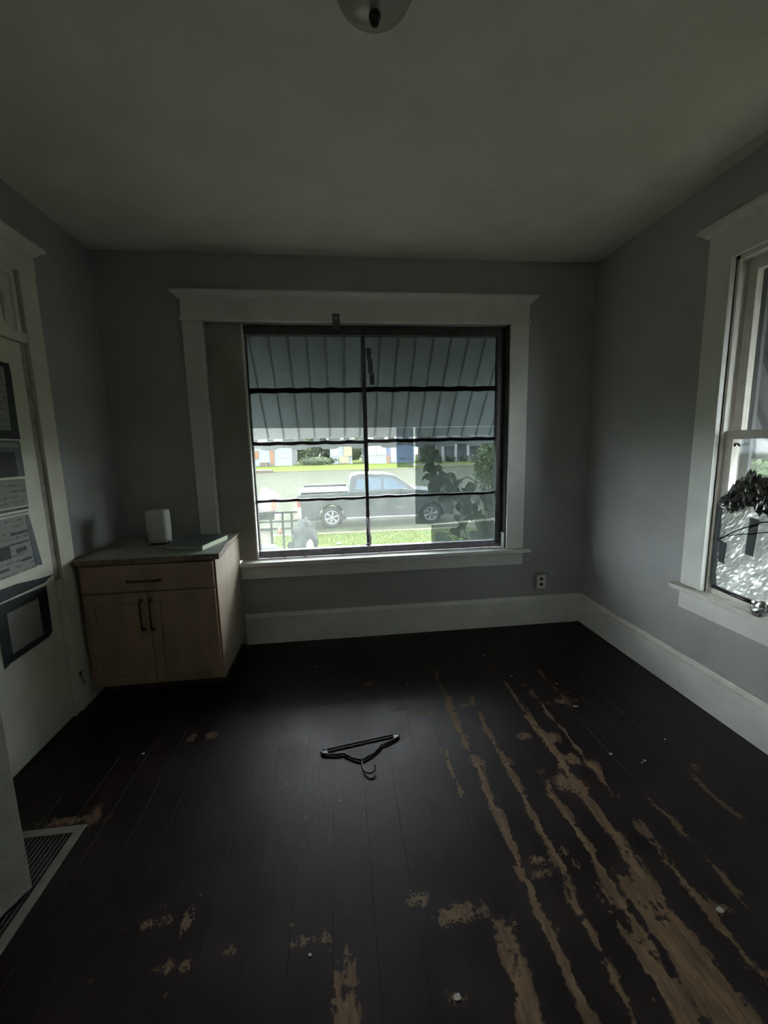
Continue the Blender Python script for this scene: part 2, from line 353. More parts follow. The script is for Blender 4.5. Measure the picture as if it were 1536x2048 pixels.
# ------------------------------------------------------------------ front window
win = empty('window_1', (.11, 0, .667), kind='structure', label='wide front window with dark metal grid and peeling tint film')
W0, W1 = -1.148, 1.375
box('side_casing', M['trim'], win, W0, WX0, -.022, 0, .672, 2.425, bevel=.003)
box('side_casing', M['trim'], win, WX1, W1, -.022, 0, .672, 2.425, bevel=.003)
MB().tube([(WX0 - .012, -.024, .68), (WX0 - .012, -.024, 2.42)], .006, 6).build('casing_bead', M['trim'], win)
box('head_casing', M['trim'], win, W0, W1, -.024, 0, 2.437, 2.56, bevel=.002)
box('head_fillet', M['trim'], win, W0 - .012, W1 + .012, -.03, 0, 2.411, 2.438, bevel=.006)
c = MB(); prof = [(0, 2.555), (-.028, 2.555), (-.034, 2.566), (-.045, 2.578), (-.058, 2.588), (-.062, 2.592), (-.062, 2.606), (0, 2.606)]
n = len(prof); vs = []
for e, sgn in ((W0, -1), (W1, 1)):
    for (py, pz) in prof: vs.append((e + sgn * max(0, (-py - .012)), py, pz))
c.add(vs, [tuple(range(n)), tuple(range(2 * n - 1, n - 1, -1))] + [(i, n + i, n + (i + 1) % n, (i + 1) % n) for i in range(n)])
c.build('cornice', M['trim'], win, label='projecting crown along the top of the casing')
MB().prism([(CX1 + .004, -.066), (1.425, -.066), (1.425, 0), (WX1, 0), (WX1, .065), (CX1 + .004, .065)], 'z', .641, .672).build('window_stool', M['trim'], win, bevel=.004)
box('apron', M['trim'], win, CX1 + .004, W1, -.022, 0, .535, .641, bevel=.002)
box('filler_board', M['filler'], win, WX0, -.762, .03, .05, .672, 2.411, bevel=.001, label='bare filler board beside the sash')
box('edge_strip', M['trim'], win, -.762, -.752, .028, .09, .672, 2.411)
box('jamb', M['alu'], win, 1.222, WX1, 0, .12, .672, 2.411)
box('jamb_liner', M['trim'], win, 1.214, 1.222, .0, .055, .672, .80, label='pale scrap of wood at the jamb foot')
box('top_rail', M['alu'], win, -.762, 1.222, .06, .12, 2.345, 2.411, bevel=.002)
box('left_stile', M['alu'], win, -.752, -.742, .085, .12, .70, 2.345)
box('right_stile', M['alu'], win, 1.165, 1.222, .06, .12, .70, 2.345, bevel=.002)
box('bottom_rail', M['rail'], win, -.752, 1.222, .065, .12, .672, .728, bevel=.003, label='dusty grey lower rail')
box('mullion', M['alu'], win, .100, .126, .086, .115, .728, 2.345, bevel=.002)
box('mullion_cover', M['alu'], win, .098, .130, .074, .088, 1.33, 2.345, bevel=.002)
hd = MB().tube([(.112, .082, .96), (.116, .066, .88), (.128, .06, .80), (.129, .062, .752)], .007, 6).build('crank_handle', M['rail'], win, smooth=True)
box('latch_foot', M['rail'], win, .088, .132, .06, .075, .742, .752)
muntz = [(1.953, .018), (1.560, .013), (1.120, .010)]
for z, hw in muntz:
    for (a, b, s) in ((-.742, .100, .0), (.126, 1.165, .004)):
        # slightly wavy putty line
        m_ = MB(); N = 14; ring = []
        for i in range(N + 1):
            xx = a + (b - a) * i / N; dz = .003 * math.sin(i * 2.1 + z * 9) + s
            h2 = hw * (1 + .12 * math.sin(i * 3.7 + z))
            ring.append([(xx, .09, z + dz - h2), (xx, .115, z + dz - h2), (xx, .115, z + dz + h2), (xx, .09, z + dz + h2)])
        vs = [p for r in ring for p in r]; fs = [(0, 1, 2, 3), tuple(4 * N + k for k in (3, 2, 1, 0))]
        for i in range(N):
            for k in range(4): fs.append((4 * i + k, 4 * i + (k + 1) % 4, 4 * i + 4 + (k + 1) % 4, 4 * i + 4 + k))
        m_.add(vs, fs).build('muntin', M['alu'], win)
rows = [.728, 1.110, 1.547, 1.935]; tops = [1.110, 1.547, 1.935, 2.345]
for z0, z1 in zip(rows, tops):
    for a, b in ((-.742, .100), (.126, 1.165)):
        box('pane', M['glass'], win, a, b, .102, .105, z0, z1)
def film(pts, mat='film'):
    MB().prism(pts, 'y', .0845, .0855).build('tint_film', M[mat], win)
film([(-.741, 1.678), (.098, 1.668), (.098, 2.345), (-.741, 2.345)])
film([(.130, 1.668), (.36, 1.667), (1.165, 1.662), (1.165, 2.345), (.130, 2.345)])
film([(.357, 1.353), (.489, 1.349), (.492, 1.665), (.357, 1.666)], 'film2')
film([(.500, .888), (.60, .886), (.80, .893), (1.165, .915), (1.165, 1.661), (.509, 1.664), (.507, 1.45)])
film([(.633, .729), (1.165, .729), (1.165, .892), (.633, .876)])
# crumpled tape down the mullion, sticker, hanging clip
tp = MB()
pts = [(.15, 2.28), (.145, 2.15), (.165, 2.06), (.175, 1.99)]
for i in range(9):
    t = i / 8; px = .150 + .03 * t + .006 * math.sin(i * 2.3); pz = 2.26 - .27 * t
    tp.v += [(px - .018, .080 - .008 * (i % 2), pz), (px + .018, .078 + .006 * ((i + 1) % 2) - .008, pz)]
    if i: tp.f.append((2 * i - 2, 2 * i - 1, 2 * i + 1, 2 * i))
tp.build('loose_tape', M['tape_grey'], win, label='crumpled strip of tape hanging by the mullion', fix=False)
clip = empty('hanging_clip', (-.08, -.034, 2.46), 'small grey metal clip over the top casing of the front window', 'clip')
box('plate', M['tape_grey'], clip, -.108, -.056, -.040, -.034, 2.345, 2.465, bevel=.002)
box('hook', M['tape'], clip, -.104, -.060, -.046, -.038, 2.335, 2.352, bevel=.002)
box('tab', M['rail'], clip, -.100, -.064, -.045, -.040, 2.425, 2.445, bevel=.002)

# ------------------------------------------------------------------ side window (right wall)
rw = empty('window_2', (XR, -1.6, .667), kind='structure', label='white double-hung side window')
box('side_casing', M['trim'], rw, XR - .022, XR, RY0, -1.022, .672, 2.425, bevel=.003)
box('casing_bead', M['trim'], rw, XR - .030, XR - .022, RY0, RY0 + .022, .672, 2.411, bevel=.003)
box('side_casing', M['trim'], rw, XR - .022, XR, -2.19, RY1, .672, 2.425, bevel=.003)
box('head_casing', M['trim'], rw, XR - .024, XR, -2.19, -1.022, 2.411, 2.56, bevel=.002)
c = MB(); vs = []
for e, sgn in ((-2.19, -1), (-1.022, 1)):
    for (py, pz) in prof: vs.append((XR + py, e + sgn * max(0, (-py - .012)), pz))
c.add(vs, [tuple(range(n)), tuple(range(2 * n - 1, n - 1, -1))] + [(i, n + i, n + (i + 1) % n, (i + 1) % n) for i in range(n)])
c.build('cornice', M['trim'], rw)
box('window_stool', M['trim_worn'], rw, XR - .066, XR + .06, -2.24, -.985, .641, .667, bevel=.004)
box('apron', M['trim'], rw, XR - .022, XR, -2.19, -1.022, .527, .641, bevel=.002)
box('stop', M['trim_worn'], rw, XR, XR + .014, RY0 - .018, RY0, .667, 2.411)
box('jamb', M['trim'], rw, XR, XR + T, RY0 - .004, RY0 + .001, .645, 2.411)
box('jamb', M['trim'], rw, XR, XR + T, RY1, RY1 + .02, .645, 2.411)
box('head_jamb', M['trim'], rw, XR, XR + T, RY1, RY0, 2.39, 2.411)
box('blind_stop', M['housewhite'], rw, XR + .13, XR + .15, RY0 - .05, RY0 - .004, .645, 2.39)
box('outer_sill', M['trim'], rw, XR + .06, XR + T + .04, RY1, RY0, .62, .66)
def sash(x0, x1, z0, z1, bot, top):
    s = empty('lower_sash' if z0 < 1 else 'upper_sash', (x0, -1.6, z0)); s.parent = rw; s.location = Vector((x0, -1.6, z0)) - Vector(rw.location)
    ya, yb = RY0 - .018, RY1 + .02
    box('stile', M['trim_worn'], s, x0, x1, ya - .045, ya, z0, z1, bevel=.002)
    box('stile', M['trim_worn'], s, x0, x1, yb, yb + .045, z0, z1, bevel=.002)
    box('rail', M['trim_worn'], s, x0, x1, yb + .045, ya - .045, z0, z0 + bot, bevel=.002)
    box('rail', M['trim_worn'], s, x0, x1, yb + .045, ya - .045, z1 - top, z1, bevel=.002)
    box('pane', M['clearglass'], s, (x0 + x1) / 2, (x0 + x1) / 2 + .003, yb + .045, ya - .045, z0 + bot, z1 - top)
    return s
sash(XR + .014, XR + .05, .667, 1.555, .05, .045)
sash(XR + .055, XR + .09, 1.51, 2.39, .045, .06)
box('weather_strip', M['tape'], rw, XR + .006, XR + .0138, RY0 - .05, RY0 - .022, .72, 1.17, label='dark strip stuck along the sash edge')
lk = MB().tube([(XR + .012, -1.245, 1.475), (XR + .004, -1.252, 1.487), (XR + .004, -1.268, 1.487), (XR + .01, -1.275, 1.475)], .005, 6).build('sash_hook', M['black'], rw, smooth=True)

# crumpled silver foil sheeting stuck over the lower pane
def crumple(nx, nz, fn):
    m_ = MB(); 
    for j in range(nz + 1):
        for i in range(nx + 1): m_.v.append(fn(i / nx, j / nz))
    for j in range(nz):
        for i in range(nx):
            a = j * (nx + 1) + i
            m_.f += [(a, a + 1, a + nx + 2), (a, a + nx + 2, a + nx + 1)]
    return m_
def foil_top(y):
    t = (-1.19 - y)
    if t < .07: return 1.195 + t * .7
    if t < .15: return 1.244 + (t - .07) * 1.25
    return 1.344 + .02 * math.sin(t * 20)
def fz(i, j):
    y = -1.232 - i * .72; z = .722 + j * (foil_top(y + .02) - .722)
    p = Vector((y * 16, z * 16, 0)); d = .010 * mnoise.noise(p) + .006 * mnoise.noise(p * 2.7) + random.uniform(-.003, .003)
    d += .012 * max(0, math.sin((y * 1.2 + z) * 22)) * (1 - j)
    return (XR - .006 + d, y, z)
M['foil'] = pm('silver_foil', (.52, .53, .50), .32, metal=.75, var=.15, scale=12, trans=.12)
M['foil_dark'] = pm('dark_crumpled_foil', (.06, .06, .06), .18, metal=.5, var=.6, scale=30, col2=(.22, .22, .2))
foil = empty('foil_sheet', (XR, -1.5, .72), 'crumpled silver foil sheet taped over the lower pane of the side window', 'foil')
crumple(56, 44, fz).build('sheet', M['foil'], foil, fix=False)
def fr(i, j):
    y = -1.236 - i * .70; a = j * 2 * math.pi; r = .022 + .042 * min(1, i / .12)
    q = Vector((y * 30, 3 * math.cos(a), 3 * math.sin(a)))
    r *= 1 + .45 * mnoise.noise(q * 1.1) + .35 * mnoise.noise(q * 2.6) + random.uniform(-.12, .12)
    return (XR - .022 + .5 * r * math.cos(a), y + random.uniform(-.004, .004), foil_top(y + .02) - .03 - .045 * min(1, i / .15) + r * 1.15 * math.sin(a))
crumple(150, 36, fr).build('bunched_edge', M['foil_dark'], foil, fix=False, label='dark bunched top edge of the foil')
def tstrip(name, pts, mat, x=XR - .026):
    m_ = MB(); nn = len(pts); m_.v = [(x, p[0], p[1]) for p in pts] + [(x + .003, p[0], p[1]) for p in pts]
    m_.f = [tuple(range(nn)), tuple(range(2 * nn - 1, nn - 1, -1))] + [(i, (i + 1) % nn, nn + (i + 1) % nn, nn + i) for i in range(nn)]
    return m_.build(name, mat, foil)
tstrip('tape_strip', [(-1.250, .985), (-1.292, .975), (-1.286, .862), (-1.252, .872)], M['tape'])
tstrip('tape_strip', [(-1.398, 1.13), (-1.442, 1.125), (-1.432, .94), (-1.392, .944)], M['tape'])
tstrip('tape_strip', [(-1.226, 1.165), (-1.250, 1.155), (-1.236, .98), (-1.222, .98)], M['tape'])
MB().tube([(XR - .03, -1.24, .975), (XR - .034, -1.33, 1.045), (XR - .034, -1.46, 1.115), (XR - .03, -1.6, 1.15)], .0035, 5).build('cord', M['black'], foil, smooth=True)
MB().tube([(XR - .03, -1.235, .99), (XR - .034, -1.34, 1.03), (XR - .034, -1.5, 1.075)], .0025, 5).build('cord', M['black'], foil, smooth=True)
MB().tube([(XR - .018, -1.225, .722), (XR - .026, -1.40, .716), (XR - .026, -1.56, .712)], .011, 8).build('curtain_rod', M['black_plastic'], None, smooth=True, label='thin black rod lying along the foot of the side window sash', cat='rod')
def fb(i, j):
    a = i * 2 * math.pi; b = j * math.pi; r = .042 * (1 + random.uniform(-.22, .22)) if 0 < j < 1 else .042
    if i == 1: a = 0
    return (XR - .036 + .55 * r * math.sin(b) * math.cos(a), -1.50 + r * math.sin(b) * math.sin(a), .703 - r * .85 * math.cos(b))
crumple(16, 10, fb).build('foil_lump', M['foil'], None, fix=False, label='shiny crumpled lump of foil on the side window sill', cat='foil')

# ------------------------------------------------------------------ door in the left wall
d1 = empty('door_1', (XL, -1.2, 0), kind='structure', label='old white door with transom in the left wall')
box('side_casing', M['doorpaint'], d1, XL, XL + .022, -.735, -.612, 0, 2.44, bevel=.003)
box('side_casing', M['doorpaint'], d1, XL, XL + .022, -1.80, -1.68, 0, 2.44, bevel=.003)
box('head_casing', M['doorpaint'], d1, XL, XL + .024, -1.80, -.612, 2.44, 2.56, bevel=.002)
c = MB(); vs = []
for e, sgn in ((-1.80, -1), (-.612, 1)):
    for (py, pz) in prof: vs.append((XL - py, e + sgn * max(0, (-py - .012)), pz))
c.add(vs, [tuple(range(n)), tuple(range(2 * n - 1, n - 1, -1))] + [(i, n + i, n + (i + 1) % n, (i + 1) % n) for i in range(n)])
c.build('cornice', M['doorpaint'], d1)
box('jamb_gap', M['gap'], d1, XL, XL + .003, -.785, -.735, .82, 2.44, label='bare weathered strip between door and casing')
box('jamb_gap', M['doorpaint'], d1, XL, XL + .012, -.785, -.735, 0, .82)
leafd = empty('door_leaf', (XL, -1.2, 0)); leafd.parent = d1; leafd.location = (0, 0, 0)
box('slab', M['doorpaint'], leafd, XL, XL + .010, -1.68, -.787, .012, 2.075, bevel=.002)
box('transom_bar', M['doorpaint'], d1, XL, XL + .018, -1.68, -.737, 2.083, 2.135, bevel=.003)
for a, b in ((-.787, -.76), (-1.68, -1.64)): box('transom_frame', M['doorpaint'], d1, XL, XL + .014, a, b, 2.135, 2.44, bevel=.002)
box('transom_frame', M['doorpaint'], d1, XL, XL + .014, -1.64, -.787, 2.40, 2.44, bevel=.002)
box('transom_panel', M['doorpaint'], d1, XL, XL + .004, -1.64, -.787, 2.135, 2.40)
box('transom_bead', M['trim_worn'], d1, XL, XL + .012, -.86, -.835, 2.16, 2.38, bevel=.003)
box('bolt_keeper', M['bronze'], d1, XL + .022, XL + .030, -.722, -.700, .22, .235, bevel=.002)
MB().tube([(XL + .024, -.712, .225), (XL + .027, -.708, .19), (XL + .024, -.69, .15), (XL + .026, -.675, .155)], .003, 6).build('broken_latch', M['bronze'], d1, smooth=True)
DX = XL + .0102
def flat(name, mat, parent, pts, lift=0, th=.0012, **k):
    m_ = MB(); nn = len(pts); a = DX + lift; b = a + th
    m_.v = [(a, p[0], p[1]) for p in pts] + [(b, p[0], p[1]) for p in pts]
    m_.f = [tuple(range(nn)), tuple(range(2 * nn - 1, nn - 1, -1))] + [(i, (i + 1) % nn, nn + (i + 1) % nn, nn + i) for i in range(nn)]
    return m_.build(name, mat, parent, **k)
def rect(y0, y1, z0, z1): return [(y0, z0), (y1, z0), (y1, z1), (y0, z1)]
g = 'papers taped to the old door'
p = empty('taped_notice', (DX, -1.05, 1.62), 'uppermost notice edged in dark tape on the old white door', 'notice', g)
flat('paper', M['paper'], p, rect(-1.20, -.925, 1.625, 1.945)); flat('tape_strip', M['tape'], p, [(-.935, 1.60), (-.886, 1.60), (-.879, 1.90), (-.882, 1.945), (-.918, 1.952), (-.926, 1.75)], .0014)
flat('tape_strip', M['tape'], p, rect(-1.20, -.886, 1.592, 1.632), .0028); flat('tape_strip', M['tape'], p, rect(-1.20, -.885, 1.935, 1.956), .0028)
p = empty('taped_notice', (DX, -1.05, 1.40), 'bluish notice with a black block, second from the top of the door', 'notice', g)
flat('paper', M['paper_blue'], p, rect(-1.22, -.889, 1.408, 1.585)); flat('black_block', M['black'], p, rect(-1.20, -.936, 1.41, 1.53), .0014)
flat('paper_edge', M['paper_plain'], p, rect(-1.20, -.905, 1.552, 1.572), .0014)
p = empty('taped_notice', (DX, -1.05, 1.26), 'pale printed notice above two dark lines on the door', 'notice', g)
flat('paper', M['paper'], p, [(-1.22, 1.262), (-.896, 1.262), (-.893, 1.395), (-1.22, 1.40)]); flat('tape_strip', M['tape'], p, rect(-1.22, -.900, 1.243, 1.256), .0014); flat('tape_strip', M['gap'], p, rect(-1.22, -.905, 1.223, 1.233), .0014)
p = empty('taped_notice', (DX, -1.05, .94), 'large printed notice with a dark right border, lowest of the printed sheets', 'notice', g)
flat('paper', M['paper'], p, [(-1.24, .938), (-.90, .938), (-.93, 1.218), (-1.24, 1.212)]); flat('tape_strip', M['tape_grey'], p, [(-.912, .945), (-.864, .938), (-.893, 1.13), (-.908, 1.215), (-.926, 1.215)], .0014)
flat('black_block', M['black'], p, rect(-1.22, -1.058, 1.024, 1.086), .0014)
for (a, b, z, h) in ((-1.04, -.93, 1.128, .012), (-1.05, -.94, 1.082, .006), (-1.02, -.955, 1.04, .02), (-1.0, -.93, .99, .01), (-1.2, -1.08, .97, .012)):
    flat('printed_line', M['tape'], p, rect(a, b, z, z + h), .0014)
tpz = flat('tape_strip', M['tape'], None, [(-1.24, .825), (-1.149, .838), (-.87, .838), (-.83, .852), (-.784, .862), (-.90, .872), (-1.05, .893), (-1.24, .90)], .0002, label='long dark tape strip with a torn pointed end on the door', cat='tape', group='')
p = empty('taped_sheet', (DX, -1.02, .54), 'blank sheet framed on four sides by wide dark tape, low on the door', 'sheet')
flat('sheet', M['paper_plain'], p, rect(-1.16, -.90, .56, .80))
flat('tape_strip', M['tape'], p, [(-1.21, .775), (-.935, .775), (-.861, .792), (-.858, .822), (-1.21, .832)], .0014)
flat('tape_strip', M['tape'], p, [(-.932, .565), (-.868, .562), (-.862, .80), (-.930, .79)], .0028)
flat('tape_strip', M['tape'], p, [(-1.16, .54), (-.90, .548), (-.876, .56), (-.905, .578), (-1.15, .575)], .0042)
flat('tape_strip', M['tape'], p, [(-1.20, .53), (-1.145, .545), (-1.14, .80), (-1.205, .80)], .0028)
tpz['group'] = 'papers taped to the old door'

# open door leaf standing in the foreground at the left, and the stub wall it hangs on
hx, hy, ex, ey = -1.50, -2.56, -1.236, -1.815
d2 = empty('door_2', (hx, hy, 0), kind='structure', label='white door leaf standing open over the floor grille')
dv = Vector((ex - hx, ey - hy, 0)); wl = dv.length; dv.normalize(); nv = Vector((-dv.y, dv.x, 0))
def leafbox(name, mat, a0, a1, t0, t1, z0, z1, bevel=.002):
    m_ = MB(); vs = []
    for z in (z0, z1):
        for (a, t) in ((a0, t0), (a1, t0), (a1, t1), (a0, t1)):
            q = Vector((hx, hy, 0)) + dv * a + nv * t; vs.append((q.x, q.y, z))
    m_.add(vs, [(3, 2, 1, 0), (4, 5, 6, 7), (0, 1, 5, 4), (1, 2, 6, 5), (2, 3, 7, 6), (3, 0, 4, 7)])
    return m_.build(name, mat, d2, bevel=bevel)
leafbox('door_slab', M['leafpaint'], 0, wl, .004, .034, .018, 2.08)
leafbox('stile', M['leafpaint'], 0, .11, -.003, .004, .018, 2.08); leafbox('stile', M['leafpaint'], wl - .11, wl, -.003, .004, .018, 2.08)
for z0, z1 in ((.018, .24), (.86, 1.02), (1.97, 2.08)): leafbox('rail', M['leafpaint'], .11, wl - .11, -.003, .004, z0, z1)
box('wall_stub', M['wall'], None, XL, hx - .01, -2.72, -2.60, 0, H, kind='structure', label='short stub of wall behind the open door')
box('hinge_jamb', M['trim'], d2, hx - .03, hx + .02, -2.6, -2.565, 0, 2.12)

# ------------------------------------------------------------------ floor grille
vt = empty('floor_grille', (-1.4, -1.85, 0), 'metal wire return-air grille set in the floor beside the open door', 'grille')
vx0, vx1, vy0, vy1 = -1.66, -1.197, -2.30, -1.563
box('frame_rail', M['vent'], vt, vx1 - .034, vx1, vy0, vy1, 0, .006, bevel=.001)
box('frame_rail', M['vent'], vt, vx0, vx0 + .034, vy0, vy1, 0, .006, bevel=.001)
box('frame_rail', M['vent'], vt, vx0 + .034, vx1 - .034, vy1 - .034, vy1, 0, .006, bevel=.001)
box('frame_rail', M['vent'], vt, vx0 + .034, vx1 - .034, vy0, vy0 + .034, 0, .006, bevel=.001)
box('duct_shade', M['black'], vt, vx0 + .034, vx1 - .034, vy0 + .034, vy1 - .034, 0, .0012)  # black sheet painting the darkness of the unlit duct
xx = vx0 + .05
src = None
while xx < vx1 - .04:
    if src is None: src = box('grille_bar', M['ventbar'], vt, xx, xx + .003, vy0 + .034, vy1 - .034, .0012, .005); sx = xx
    else: o = src.copy(); C.objects.link(o); o.location.x = src.location.x + xx - sx
    xx += .0165
yy = vy0 + .05; src = None
while yy < vy1 - .04:
    if src is None: src = box('grille_wire', M['ventbar'], vt, vx0 + .034, vx1 - .034, yy, yy + .0015, .002, .0042); sy = yy
    else: o = src.copy(); C.objects.link(o); o.location.y = src.location.y + yy - sy
    yy += .03

# ------------------------------------------------------------------ cabinet in the corner
K0, K1, KY, KB = -1.664, CX1, -.638, -.028
cab = empty('base_cabinet', ((K0 + K1) / 2, -.33, 0), 'light maple base cabinet with one drawer and two doors in the corner', 'cabinet')
box('carcass', M['maple_side'], cab, K0, K1, KY + .02, KB, .086, .868, bevel=.0015)
box('plinth', M['plinth'], cab, K0 + .01, K1 - .03, KY + .09, KB, 0, .086)
box('face_frame', M['maple'], cab, K0, K1, KY + .004, KY + .02, .086, .868, bevel=.001)
dr = box('drawer_front', M['maple'], cab, K0 + .018, K1 - .012, KY - .014, KY + .004, .695, .855, bevel=.003)
def handle(parent, a, b, axis):
    m_ = MB()
    if axis == 'x':
        m_.tube([(a[0], KY - .014, a[1]), (a[0] + .004, KY - .036, a[1]), (a[0] + .02, KY - .043, a[1]), (b[0] - .02, KY - .043, b[1]), (b[0] - .004, KY - .036, b[1]), (b[0], KY - .014, b[1])], [.008, .006, .006, .006, .006, .008], 8)
    else:
        m_.tube([(a[0], KY - .014, a[1]), (a[0], KY - .036, a[1] + .004), (a[0], KY - .043, a[1] + .02), (b[0], KY - .043, b[1] - .02), (b[0], KY - .036, b[1] - .004), (b[0], KY - .014, b[1])], [.009, .007, .006, .006, .007, .009], 8)
    m_.build('handle', M['bronze'], parent, smooth=True, label='dark bronze bar handle')
handle(dr, (-1.381, .760), (-1.196, .760), 'x')
xm = (-1.275 - .004)
for (a, b, hxx) in ((K0 + .018, xm - .002, -1.321), (xm + .002, K1 - .012, -1.266)):
    dd = empty('cabinet_door', ((a + b) / 2, KY, .10)); dd.parent = cab; dd.location = Vector(((a + b) / 2, KY, .10)) - Vector(cab.location)
    box('panel', M['maple'], dd, a + .05, b - .05, KY - .006, KY + .004, .15, .63)
    box('stile', M['maple'], dd, a, a + .056, KY - .014, KY + .004, .098, .683, bevel=.003)
    box('stile', M['maple'], dd, b - .056, b, KY - .014, KY + .004, .098, .683, bevel=.003)
    box('rail', M['maple'], dd, a + .056, b - .056, KY - .014, KY + .004, .098, .156, bevel=.003)
    box('rail', M['maple'], dd, a + .056, b - .056, KY - .014, KY + .004, .625, .683, bevel=.003)
    handle(dd, (hxx, .452), (hxx, .636), 'z')
ct = empty('countertop', ((K0 + K1) / 2, -.33, .868), 'loose grey countertop with chipped brown edge on the maple cabinet', 'countertop')
MB().prism([(K0 - .004, -.655), (-1.2, -.657), (-.875, -.660), (-.845, -.656), (-.842, -.62), (-.868, -.40), (K1 + .006, -.026), (K0, -.026)], 'z', .894, .902).build('surface', M['counter'], ct, bevel=.001, segs=1)
MB().prism([(K0 - .004, -.664), (-1.3, -.668), (-.90, -.667), (-.846, -.664), (-.846, -.60), (-.884, -.03), (K0 + .004, -.03)], 'z', .868, .894).build('core_board', M['counter_edge'], ct)

# things on the countertop
rb = empty('white_device', (-1.325, -.29, .902), 'tall rounded white plastic box standing on the countertop', 'device')
def rounded(w2, d2, r, k=6):
    out = []
    for (sx, sy, a0) in ((1, 1, 0), (-1, 1, 90), (-1, -1, 180), (1, -1, 270)):
        for i in range(k + 1):
            a = math.radians(a0 + 90 * i / k); out.append((sx * (w2 - r) + r * math.cos(a), sy * (d2 - r) + r * math.sin(a)))
    return out
def rloft(levels, c, name, mat, parent):
    m_ = MB(); nn = None
    for (s, z) in levels:
        pl = rounded(.066 * s, .05 * s, .022 * s); nn = len(pl)
        m_.v += [(c[0] + p[0], c[1] + p[1], z) for p in pl]
    for i in range(len(levels) - 1):
        for k in range(nn): m_.f.append((i * nn + k, i * nn + (k + 1) % nn, (i + 1) * nn + (k + 1) % nn, (i + 1) * nn + k))
    m_.f.append(tuple(range(nn - 1, -1, -1))); m_.f.append(tuple((len(levels) - 1) * nn + k for k in range(nn)))
    return m_.build(name, mat, parent, smooth=True)
cdev = (-1.325, -.29)
rloft([(.80, .902), (.84, .905), (.84, .914)], cdev, 'foot', M['black_plastic'], rb)
rloft([(.86, .914), (.94, .918), (.97, .93), (1, 1.0), (1, 1.10), (.985, 1.118), (.93, 1.130), (.80, 1.136), (.4, 1.138)], cdev, 'housing', M['white_plastic'], rb)
MB().tube([(-1.26, -.33, .93), (-1.235, -.35, .925), (-1.228, -.37, .912), (-1.235, -.40, .908), (-1.29, -.43, .907)], .005, 6).build('power_cord', M['white_plastic'], rb, smooth=True)
# book, turned a little
bk = empty('book', (-1.08, -.30, .902), 'thick book with dark blue cover and lit pale spine on the countertop', 'book')
def quadprism(name, mat, pts, z0, z1, parent, **k): return MB().prism(pts, 'z', z0, z1).build(name, mat, parent, **k)
BP = [(-1.235, -.475), (-.975, -.555), (-.905, -.235), (-1.165, -.155)]
quadprism('back_cover', M['paper_blue'], BP, .902, .9045, bk)
def inset(pts, d):
    cx = sum(p[0] for p in pts) / 4; cy = sum(p[1] for p in pts) / 4
    return [(cx + (p[0] - cx) * (1 - d), cy + (p[1] - cy) * (1 - d)) for p in pts]
M['pages'] = pm('page_block', (.55, .53, .45), .8, var=.15, scale=4, stretch=(1, 1, 120))
quadprism('page_block', M['pages'], inset(BP, .03), .9045, .927, bk)
M['cover'] = pm('dark_blue_cover', (.03, .06, .09), .35, var=.6, scale=9, col2=(.10, .15, .17))
quadprism('front_cover', M['cover'], BP, .927, .930, bk)
def spine_mat():
    m, nt, out = newmat('pale_spine_green_print'); b = nt.nodes.new('ShaderNodeBsdfPrincipled'); L(nt, b.outputs[0], out.inputs[0]); b.inputs['Roughness'].default_value = .5
    g_ = nt.nodes.new('ShaderNodeNewGeometry'); w_ = nt.nodes.new('ShaderNodeTexWave'); w_.bands_direction = 'Y'; w_.inputs['Scale'].default_value = 18; w_.inputs['Distortion'].default_value = 1.5
    L(nt, g_.outputs['Position'], w_.inputs[0]); L(nt, ramp(nt, w_.outputs['Fac'], (.62, .64, .48), (.22, .36, .24), .6, .8), b.inputs['Base Color']); return m
quadprism('spine', spine_mat(), [(-.975, -.555), (-.970, -.556), (-.900, -.236), (-.905, -.235)], .902, .930, bk, label='pale spine with green print')
box('booklet', M['paper_blue'], None, -1.20, -1.00, -.145, -.075, .902, .9065, bevel=.001, label='flat dark booklet lying behind the book on the countertop', cat='booklet')
fl = MB().tube([(-1.60, -.33, .907), (-1.585, -.36, .906), (-1.56, -.35, .907), (-1.555, -.32, .906), (-1.575, -.31, .906)], .0035, 5)
fl.build('wire_scrap', M['counter'], None, smooth=True, label='bit of curled wire lying on the left end of the countertop', cat='wire')

# ------------------------------------------------------------------ wall outlet
ou = empty('wall_outlet', (1.552, 0, .366), 'white duplex wall outlet right of the front window', 'outlet')
box('cover_plate', M['trim'], ou, 1.515, 1.590, -.006, 0, .308, .426, bevel=.003)
for z in (.345, .392):
    MB().prism([(1.552 + .017 * math.cos(math.radians(a)), z + .014 * math.sin(math.radians(a))) for a in range(0, 360, 30)], 'y', -.008, -.006).build('receptacle', M['plinth'], ou)

# ------------------------------------------------------------------ clothes hanger on the floor
hg = empty('clothes_hanger', (-.05, -1.3, 0), 'black plastic clothes hanger lying on the dark floor', 'hanger')
def fl_pt(u, v):
    d = RGT * ((u - 768) / 825.11) + DWN * ((v - 1024) / 825.11) + FWD
    t = -(1.5032 - .009) / d.z; return Vector((-.1157 + d.x * t, -3.1793 + d.y * t, .009))
HL, HR = Vector((-.255, -1.283, .0075)), Vector((.150, -1.213, .0075))
NK = Vector((-.035, -1.335, .0075))
ax = (HR - HL).normalized(); per = Vector((ax.y, -ax.x, 0))
L_ = (HR - HL).length; mid = (HL + HR) / 2
def hp(s, t, z=.0075): q = mid + ax * s + per * t; return (q.x, q.y, z)
h2 = L_ / 2
MB().tube([hp(-h2 + .012, .0), hp(-h2 + .05, -.002), hp(0, -.002), hp(h2 - .05, -.002), hp(h2 - .012, .0)], .0048, 8).build('trouser_bar', M['black_plastic'], hg, smooth=True)
